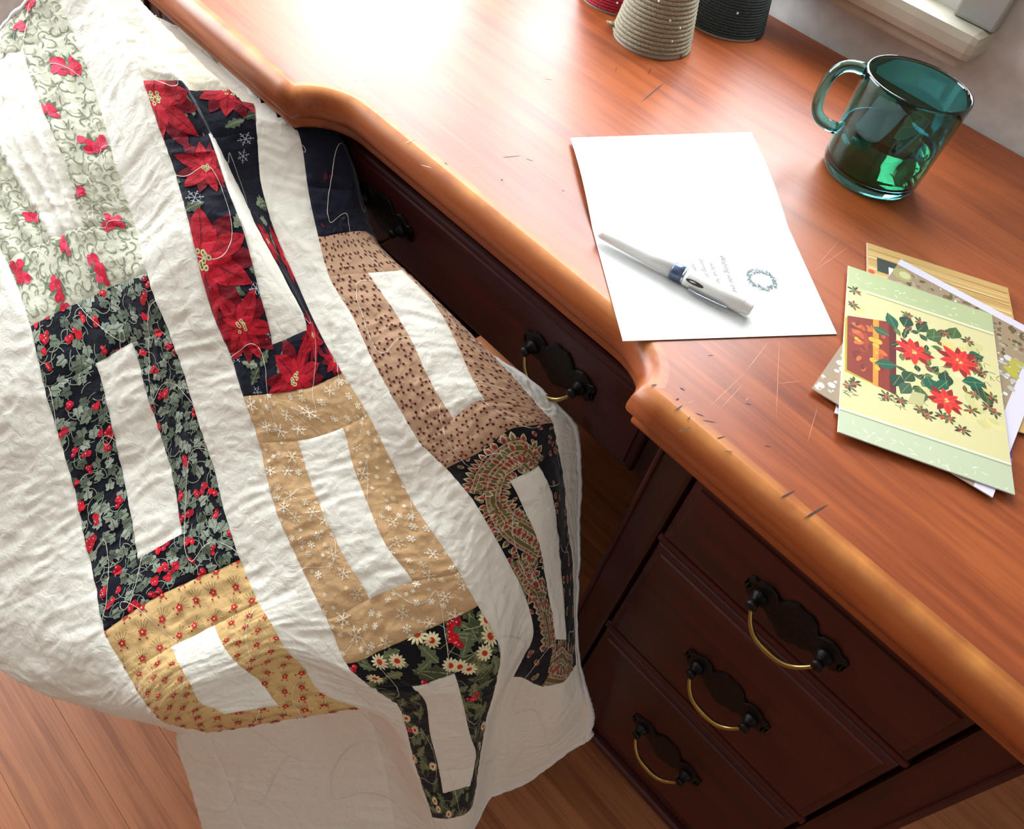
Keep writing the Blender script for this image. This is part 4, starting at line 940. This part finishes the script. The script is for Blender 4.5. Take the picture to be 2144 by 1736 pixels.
# ---- prints -----------------------------------------------------------
BASE = {'white': (237, 231, 218), 'cream': (232, 224, 204), 'green': (214, 212, 190), 'berry': (20, 20, 32), 'tan': (216, 178, 120), 'poinsettia': (22, 22, 36), 'snow': (206, 166, 122), 'daisy': (22, 20, 24), 'dark': (22, 22, 38), 'ditsy': (188, 150, 120), 'paisley': (24, 20, 26)}
def p_green(A, u0, v0):
    g = random.Random(21)
    for i in range(14):
        for j in range(27):
            x = u0 + (i + .5 * (j % 2)) * .22 + g.uniform(-.03, .03); y = v0 + j * .225 + g.uniform(-.03, .03); s_ = g.choice([-1, 1]); a = g.uniform(0, 6.28)
            A.stroke(arc(x, y, .095, a, a + s_ * 3.6, 6), .020, lin(g.choice([(150, 150, 122), (134, 138, 112), (168, 164, 134)])), .2)
            if g.random() < .7: A.stroke(arc(x + .06, y + .05, .05, a + 2, a + 2 - s_ * 3.0, 4), .016, lin((146, 150, 122)), .2)
    for p in [(38, 60), (128, 140), (148, 138), (100, 232), (185, 305), (205, 300), (160, 398), (238, 462), (228, 470), (66, 452), (132, 510), (200, 560), (214, 578), (35, 560), (45, 572), (118, 606), (128, 628), (60, 10)]:
        u, v = uv_of(p, (u0, u0 + 3, v0, v0 + 6))
        for k in range(7): A.petal(u, v, g.uniform(0, 6.28), g.uniform(.2, .3), .055, lin(g.choice([(120, 142, 112), (100, 124, 98)])), .5, n=4, peak=.5)
        for k in range(9): A.disk(u + g.uniform(-.11, .11), v + g.uniform(-.13, .13), g.uniform(.05, .085), lin(g.choice([(222, 50, 80), (232, 78, 106), (196, 30, 58)])), 1 + k * .05, n=7)
def p_berry(A, u0, v0):
    g = random.Random(5)
    for i in range(15):
        for j in range(29):
            x = u0 + (i + .5 * (j % 2)) * .22 + g.uniform(-.08, .08); y = v0 + j * .21 + g.uniform(-.08, .08); a = g.uniform(0, 6.28); q = g.random()
            A.stroke(arc(x, y, g.uniform(.12, .25), a, a + g.uniform(1.2, 2.6), 6), .014, lin((150, 160, 140)), .1)
            if q < .70:
                c = g.choice([(118, 128, 110), (142, 152, 134), (92, 102, 86), (160, 168, 152)])
                for k, (da, f) in enumerate(((0, 1), (.75, .78), (-.75, .78), (1.6, .5), (-1.6, .5))):
                    A.petal(x, y, a + da, .19 * f, .085 * f + .02, lin(c), .3 + k * .02, n=4, peak=.5)
                A.stroke([(x, y), (x + math.cos(a) * .15, y + math.sin(a) * .15)], .010, lin((60, 68, 58)), .5)
            elif q < .90: berries(A, x, y, g.uniform(.045, .062), g, 1.0, n=g.randint(3, 6), red=(206, 28, 48))
def p_tan(A, u0, v0):
    g = random.Random(9)
    for i in range(8):
        for j in range(15):
            x = u0 + (i + .5 * (j % 2)) * .42 + g.uniform(-.05, .05); y = v0 + j * .42 + g.uniform(-.05, .05); a = g.choice([-1.0, -1.6, -.5]) + g.uniform(-.3, .3)
            for da in (-.7, -.35, 0, .35, .7): A.stroke([(x, y), (x + math.cos(a + da) * .12, y + math.sin(a + da) * .12), (x + math.cos(a + da * .9) * .22, y + math.sin(a + da * .9) * .22)], .009, lin((132, 108, 70)), .2)
            for k in range(5): A.petal(x, y, a + k * 1.257, .085, .055, lin((190, 44, 40)), .5, n=4)
            A.disk(x, y, .018, lin((240, 210, 150)), .8, n=6)
            for k in range(2): A.disk(x - math.cos(a + .5 - k) * .13, y - math.sin(a + .5 - k) * .13, .02, lin((176, 40, 40)), .5, n=6)
def p_poin(A, u0, v0):
    g = random.Random(2)
    bx = (u0, u0 + 3, v0, v0 + 6)
    for p in [(390, 375), (375, 440), (520, 560), (470, 600), (545, 770), (560, 640), (470, 760)]:
        u, v = uv_of(p, bx); holly(A, u, v, g.uniform(0, 6.28), .42, lin((88, 98, 78)), .4)
    for p in [(395, 240), (500, 250), (370, 380), (490, 480), (460, 605), (540, 765), (600, 720), (590, 420), (560, 480)]:
        u, v = uv_of(p, bx)
        for k in range(2): holly(A, u + g.uniform(-.1, .1), v + g.uniform(-.1, .1), g.uniform(0, 6.28), g.uniform(.35, .5), lin(g.choice([(96, 108, 84), (70, 80, 62), (120, 130, 106)])), .5)
    for p, r in [((405, 415), .15), ((523, 545), .14), ((537, 603), .14), ((515, 292), .16), ((508, 325), .15), ((490, 745), .15), ((540, 820), .14), ((445, 610), .1), ((560, 700), .1)]:
        u, v = uv_of(p, bx); flake(A, u, v, r, lin((170, 172, 178)), .09, .6, dots=True)
    for k, (p, r, a) in enumerate([((325, 205), .95, .3), ((432, 352), .62, 1.0), ((424, 540), 1.15, .1), ((505, 688), .78, .6), ((620, 792), .95, .2), ((480, 190), .62, 1.4), ((600, 540), .6, .5), ((655, 705), .62, .9), ((560, 505), .45, .2), ((700, 755), .4, .2)]):
        u, v = uv_of(p, bx); poinsettia(A, u, v, r, a, seed=k + 3, layer=1.0)
def p_snow(A, u0, v0):
    g = random.Random(6); pts = []
    for _k in range(900):
        x, y = u0 + g.random() * 3, v0 + g.random() * 6; r = g.choice([.05, .07, .09, .14, .17])
        if all((x - a) ** 2 + (y - b) ** 2 > (r + c) ** 2 * 1.15 for a, b, c in pts):
            pts.append((x, y, r)); flake(A, x, y, r, lin(g.choice([(250, 238, 214), (244, 228, 198), (236, 216, 182)])), .13 if r > .1 else .24, .3, g.uniform(0, 1), dots=r > .13)
        if len(pts) > 190: break
def p_daisy(A, u0, v0):
    g = random.Random(12); bx = (u0, u0 + 3, v0, v0 + 6)
    def leaf(p, a, L_, c): u, v = uv_of(p, bx); holly(A, u, v, a, L_, lin(c), .4, vein=(160, 160, 120))
    for p in [(765, 1390), (860, 1400), (880, 1405), (930, 1330), (970, 1320), (1000, 1370), (1000, 1290), (780, 1430), (990, 1440), (1000, 1470), (860, 1540), (880, 1600), (900, 1690), (940, 1700), (1000, 1500), (870, 1650), (975, 1700), (830, 1460), (1030, 1400)]:
        for k in range(2): leaf((p[0] + g.uniform(-8, 8), p[1] + g.uniform(-8, 8)), g.uniform(0, 6.28), g.uniform(.4, .7), g.choice([(92, 98, 64), (72, 80, 54), (118, 120, 84), (100, 110, 78)]))
    for k in range(70): holly(A, u0 + g.random() * 3, v0 + g.random() * 6, g.uniform(0, 6.28), g.uniform(.35, .6), lin(g.choice([(92, 98, 64), (72, 80, 54), (118, 120, 84), (100, 110, 78)])), .3, vein=(160, 160, 120))
    for k in range(34):
        x, y = u0 + g.random() * 3, v0 + g.random() * 6; A.stroke(arc(x, y, .3, g.uniform(0, 6), g.uniform(6, 8), 6), .014, lin((150, 150, 110)), .6)
    fl = [(795, 1388), (830, 1387), (905, 1340), (1026, 1336), (962, 1400), (945, 1393), (785, 1420), (1015, 1370), (985, 1405), (875, 1330), (905, 1605), (910, 1678), (862, 1590), (1010, 1520), (918, 1695), (870, 1530), (1020, 1300), (850, 1505), (1003, 1560), (940, 1705)]
    for k, p in enumerate(fl):
        u, v = uv_of(p, bx); r = .17 if k % 3 else .2
        for q in range(12): A.petal(u, v, q * math.pi / 6 + .1 * k, r, .055, lin((236, 222, 176)), 1.2, n=4, peak=.65)
        A.disk(u, v, r * .33, lin((196, 56, 36)), 1.4, n=9)
    for p in [(950, 1310), (958, 1300), (946, 1335), (955, 1350), (738, 1400), (985, 1462), (995, 1455), (885, 1435), (860, 1530), (990, 1690)]:
        u, v = uv_of(p, bx); berries(A, u, v, .065, g, 1.6, n=4, red=(200, 24, 36))
def p_ditsy(A, u0, v0):
    g = random.Random(8)
    for i in range(12):
        for j in range(22):
            x = u0 + (i + .5 * (j % 2)) * .27 + g.uniform(-.04, .04); y = v0 + j * .28 + g.uniform(-.04, .04); a = g.uniform(0, 6.28)
            for k in range(3):
                b = a + k * 2.0; A.stroke([(x, y), (x + math.cos(b) * .07, y + math.sin(b) * .07)], .010, lin((84, 40, 40)), .2)
                A.disk(x + math.cos(b) * .075, y + math.sin(b) * .075, .031, lin((92, 20, 30)), .4, n=7)
    for k in range(500): A.disk(u0 + g.random() * 3, v0 + g.random() * 6, .008, lin((150, 104, 86)), .1, n=4)
def p_dark(A, u0, v0):
    g = random.Random(4)
    for k in range(46):
        x, y = u0 + g.random() * 3, v0 + g.random() * 6
        A.petal(x, y, g.uniform(0, 6.28), g.uniform(.1, .2), .07, lin(g.choice([(74, 24, 40), (52, 54, 62), (88, 24, 40)])), .4, n=4)
def p_paisley(A, u0, v0):
    g = random.Random(3); bx = (u0, u0 + 3, v0, v0 + 6)
    def curve(pix, n_=40):
        c = np.array([uv_of(p, bx) for p in pix]); t = np.arange(len(c), dtype=float); return pchip(t, c, np.linspace(0, len(c) - 1, n_))
    for k in range(150):
        x, y = u0 + g.random() * 3, v0 + g.random() * 6; q = g.random()
        A.disk(x, y, .085, lin((176, 150, 122)), .1, n=9, sq=.7, ang=g.uniform(0, 3)); A.disk(x, y, .062, lin(g.choice([(150, 30, 44), (120, 96, 72), (158, 40, 50)])), .2, n=9, sq=.7, ang=g.uniform(0, 3))
    spines = [curve([(1130, 965), (1100, 940), (1055, 948), (1015, 990), (995, 1035)]), curve([(1125, 975), (1090, 955), (1050, 985), (1035, 1020), (1033, 1060), (1050, 1100), (1085, 1130), (1130, 1165)]),
              curve([(1040, 1050), (1070, 1085), (1100, 1105), (1135, 1135), (1150, 1180)]), curve([(1090, 1170), (1120, 1230), (1140, 1290), (1150, 1360)]), curve([(1150, 1395), (1175, 1370), (1195, 1390), (1180, 1425), (1145, 1425)]),
              curve([(1080, 1175), (1095, 1215), (1125, 1245), (1140, 1240)])]
    for si, cpt in enumerate(spines):
        d = np.gradient(cpt, axis=0); ln = np.linalg.norm(d, axis=1); d /= np.maximum(ln, 1e-6)[:, None]; nn = np.stack([-d[:, 1], d[:, 0]], 1)
        A.stroke(cpt, .34, lin((150, 128, 100)), .5)
        A.stroke(cpt, .10, lin((104, 94, 54)), .9)
        for s_ in (-1, 1):
            A.stroke(cpt + nn * .16 * s_, .02, lin((206, 186, 150)), .8); A.stroke(cpt + nn * .065 * s_, .012, lin((206, 186, 150)), 1.0)
            acc = 0
            for k in range(1, len(cpt)):
                acc += np.linalg.norm(cpt[k] - cpt[k - 1])
                if acc > .13:
                    acc = 0; b = cpt[k] + nn[k] * .15 * s_; an = math.atan2(nn[k][1] * s_, nn[k][0] * s_)
                    A.petal(b[0], b[1], an, .24, .15, lin((206, 188, 152)), 1.1, n=5, peak=.42); A.petal(b[0], b[1], an, .20, .115, lin((132, 116, 86)), 1.2, n=5, peak=.42)
                    A.petal(b[0] + nn[k][0] * s_ * .02, b[1] + nn[k][1] * s_ * .02, an, .14, .075, lin(g.choice([(158, 34, 40), (168, 44, 44), (104, 96, 62)])), 1.3, n=4, peak=.42)
                    A.disk(cpt[k][0] + nn[k][0] * s_ * .11, cpt[k][1] + nn[k][1] * s_ * .11, .026, lin((140, 26, 36)), 1.2, n=6)
PR = {'green': p_green, 'berry': p_berry, 'tan': p_tan, 'poinsettia': p_poin, 'snow': p_snow, 'daisy': p_daisy, 'ditsy': p_ditsy, 'dark': p_dark, 'paisley': p_paisley}
ORIG = {'green': (0, -6), 'berry': (0, 0), 'tan': (0, 6), 'poinsettia': (4, -3), 'snow': (4, 3), 'daisy': (4, 9), 'dark': (8, -6), 'ditsy': (8, 0), 'paisley': (8, 6)}
ARTS = {}
for k, f in PR.items():
    A = Art(); f(A, *ORIG[k]); ARTS[k] = (A, np.array([p.min(0) for p in A.P]), np.array([p.max(0) for p in A.P]))

quilt = empty('patchwork_quilt', (float(S1[:, :, 0].mean()), float(S1[:, :, 1].mean()), 0)); QI = Matrix.Translation(-quilt.location)
tag(quilt, 'white patchwork quilt with printed holiday fabric blocks draped beside the desk', 'quilt')
LABEL = {'green': 'pale sage strip printed with red flowers', 'berry': 'black strip printed with leaves and red berries', 'tan': 'golden tan strip with tiny red flowers', 'poinsettia': 'black strip printed with red poinsettias', 'snow': 'tan strip with cream snowflakes',
         'daisy': 'black strip printed with daisies and holly', 'dark': 'dark navy strip', 'ditsy': 'pinkish tan strip with tiny dark red sprigs', 'paisley': 'black and tan paisley strip'}
def quilt_mesh(name, rect, base, arts, mat):
    a, b, c, d = rect
    i0, i1 = int(round((a + 3) * NU)), min(int(round((b + 3) * NU)), len(uu) - 1); j0, j1 = int(round((c + 6) * NU)), int(round((d + 6) * NU))
    sub = S1[j0:j1 + 1, i0:i1 + 1]; h_, w_ = sub.shape[:2]; V = [sub.reshape(-1, 3)]; nv0 = h_ * w_
    idx = np.arange(nv0).reshape(h_, w_)
    F = np.stack([idx[:-1, :-1], idx[1:, :-1], idx[1:, 1:], idx[:-1, 1:]], -1).reshape(-1, 4).tolist(); nb = len(F)
    q2, off, cols = [], [], []
    if arts is not None:
        A, mn, mx_ = arts
        hit = np.where((mn[:, 0] < b) & (mx_[:, 0] > a) & (mn[:, 1] < d) & (mx_[:, 1] > c))[0]
        for i in hit:
            p = A.P[i]
            if mn[i, 0] < a or mx_[i, 0] > b or mn[i, 1] < c or mx_[i, 1] > d:
                p = clip_rect(p, rect)
                if len(p) < 3: continue
            for s_ in split_small(p, .065):
                k = nv0 + len(q2); F.append(list(range(k, k + len(s_)))); cols.append(A.C[i])
                q2.extend(s_.tolist()); off.extend([.00040 + .00036 * A.Lr[i]] * len(s_))
    if q2:
        q2 = np.array(q2); V.append(samp(S1, q2) + samp(N1, q2) * np.array(off)[:, None])
    V = np.vstack(V)
    me = bpy.data.meshes.new(name); me.from_pydata(V.tolist(), [], F); me.update()
    ca = me.color_attributes.new('Col', 'FLOAT_COLOR', 'CORNER'); arr = np.ones((len(me.loops), 4), np.float32); arr[:, :3] = lin(base)
    if cols:
        cnt = np.array([len(f) for f in F[nb:]]); arr[nb * 4:, :3] = np.repeat(np.array(cols, np.float32), cnt, axis=0)
    ca.data.foreach_set('color', arr.ravel())
    me.polygons.foreach_set('use_smooth', [True] * len(me.polygons))
    o = link(name, me, mat, quilt); o.matrix_parent_inverse = QI; return o
for nm, rect, fb in PIECES:
    o = quilt_mesh(nm, rect, BASE[fb], ARTS.get(fb), M['fabric'])
    if fb in LABEL: o['label'] = LABEL[fb]
# ---- backing and bound edge
st = 4
Sb = (S1 - N1 * .0055)[::st, ::st]; Sb[..., 2] = np.maximum(Sb[..., 2], .004); h_, w_ = Sb.shape[:2]; idx = np.arange(h_ * w_).reshape(h_, w_)
F = np.stack([idx[:-1, :-1], idx[:-1, 1:], idx[1:, 1:], idx[1:, :-1]], -1).reshape(-1, 4).tolist()
o = pyobj('quilt_backing', Sb.reshape(-1, 3), F, M['backing'], quilt, True); o.matrix_parent_inverse = QI
bm = bmesh.new()
loop = [(0, i) for i in range(0, len(uu), 2)] + [(j, len(uu) - 1) for j in range(0, len(vv), 2)] + [(len(vv) - 1, i) for i in range(len(uu) - 1, -1, -2)] + [(j, 0) for j in range(len(vv) - 1, -1, -2)]
pts = [S1[j, i] - N1[j, i] * .0026 for j, i in loop]; pk_ = [pts[0]]
for p in pts[1:]:
    if np.linalg.norm(p - pk_[-1]) > .0012: pk_.append(p)
pk_ = [(x, y, max(z, .0045)) for x, y, z in pk_]
tube(bm, pk_, .0042, n=7, cap=True); o = obj('binding', bm, plain('binding_cotton', (232, 230, 226), .9), quilt, True); o.matrix_parent_inverse = QI
# ---- quilting thread: meandering loops
A = Art(); g = random.Random(17)
for row in range(-2, 7):
    for phase in (0,):
        u0 = row * 1.55 + 1.2; pts = []
        for k in range(2600):
            t = k / 2600 * 22 - 5.6; pts.append((u0 + .60 * math.sin(t * 1.9 + row * 1.3) + .18 * math.sin(t * .7 + row * 2), t + .42 * math.sin(t * 3.8 + row * .9)))
        A.stroke([p for p in pts], .011, (1, 1, 1), 0)
qv, off, F = [], [], []
for p in A.P:
    if p[:, 0].min() < -2.9 or p[:, 0].max() > 12 or p[:, 1].min() < -5.9 or p[:, 1].max() > 16.9: continue
    k = len(qv); F.append(list(range(k, k + len(p)))); qv.extend(p.tolist())
qv = np.array(qv); Vt = samp(S1, qv) + samp(N1, qv) * .0011
o = pyobj('quilting_thread', Vt, F, plain('cream_thread', (226, 220, 206), .8), quilt); o.matrix_parent_inverse = QI; tag(o, kind='stuff')
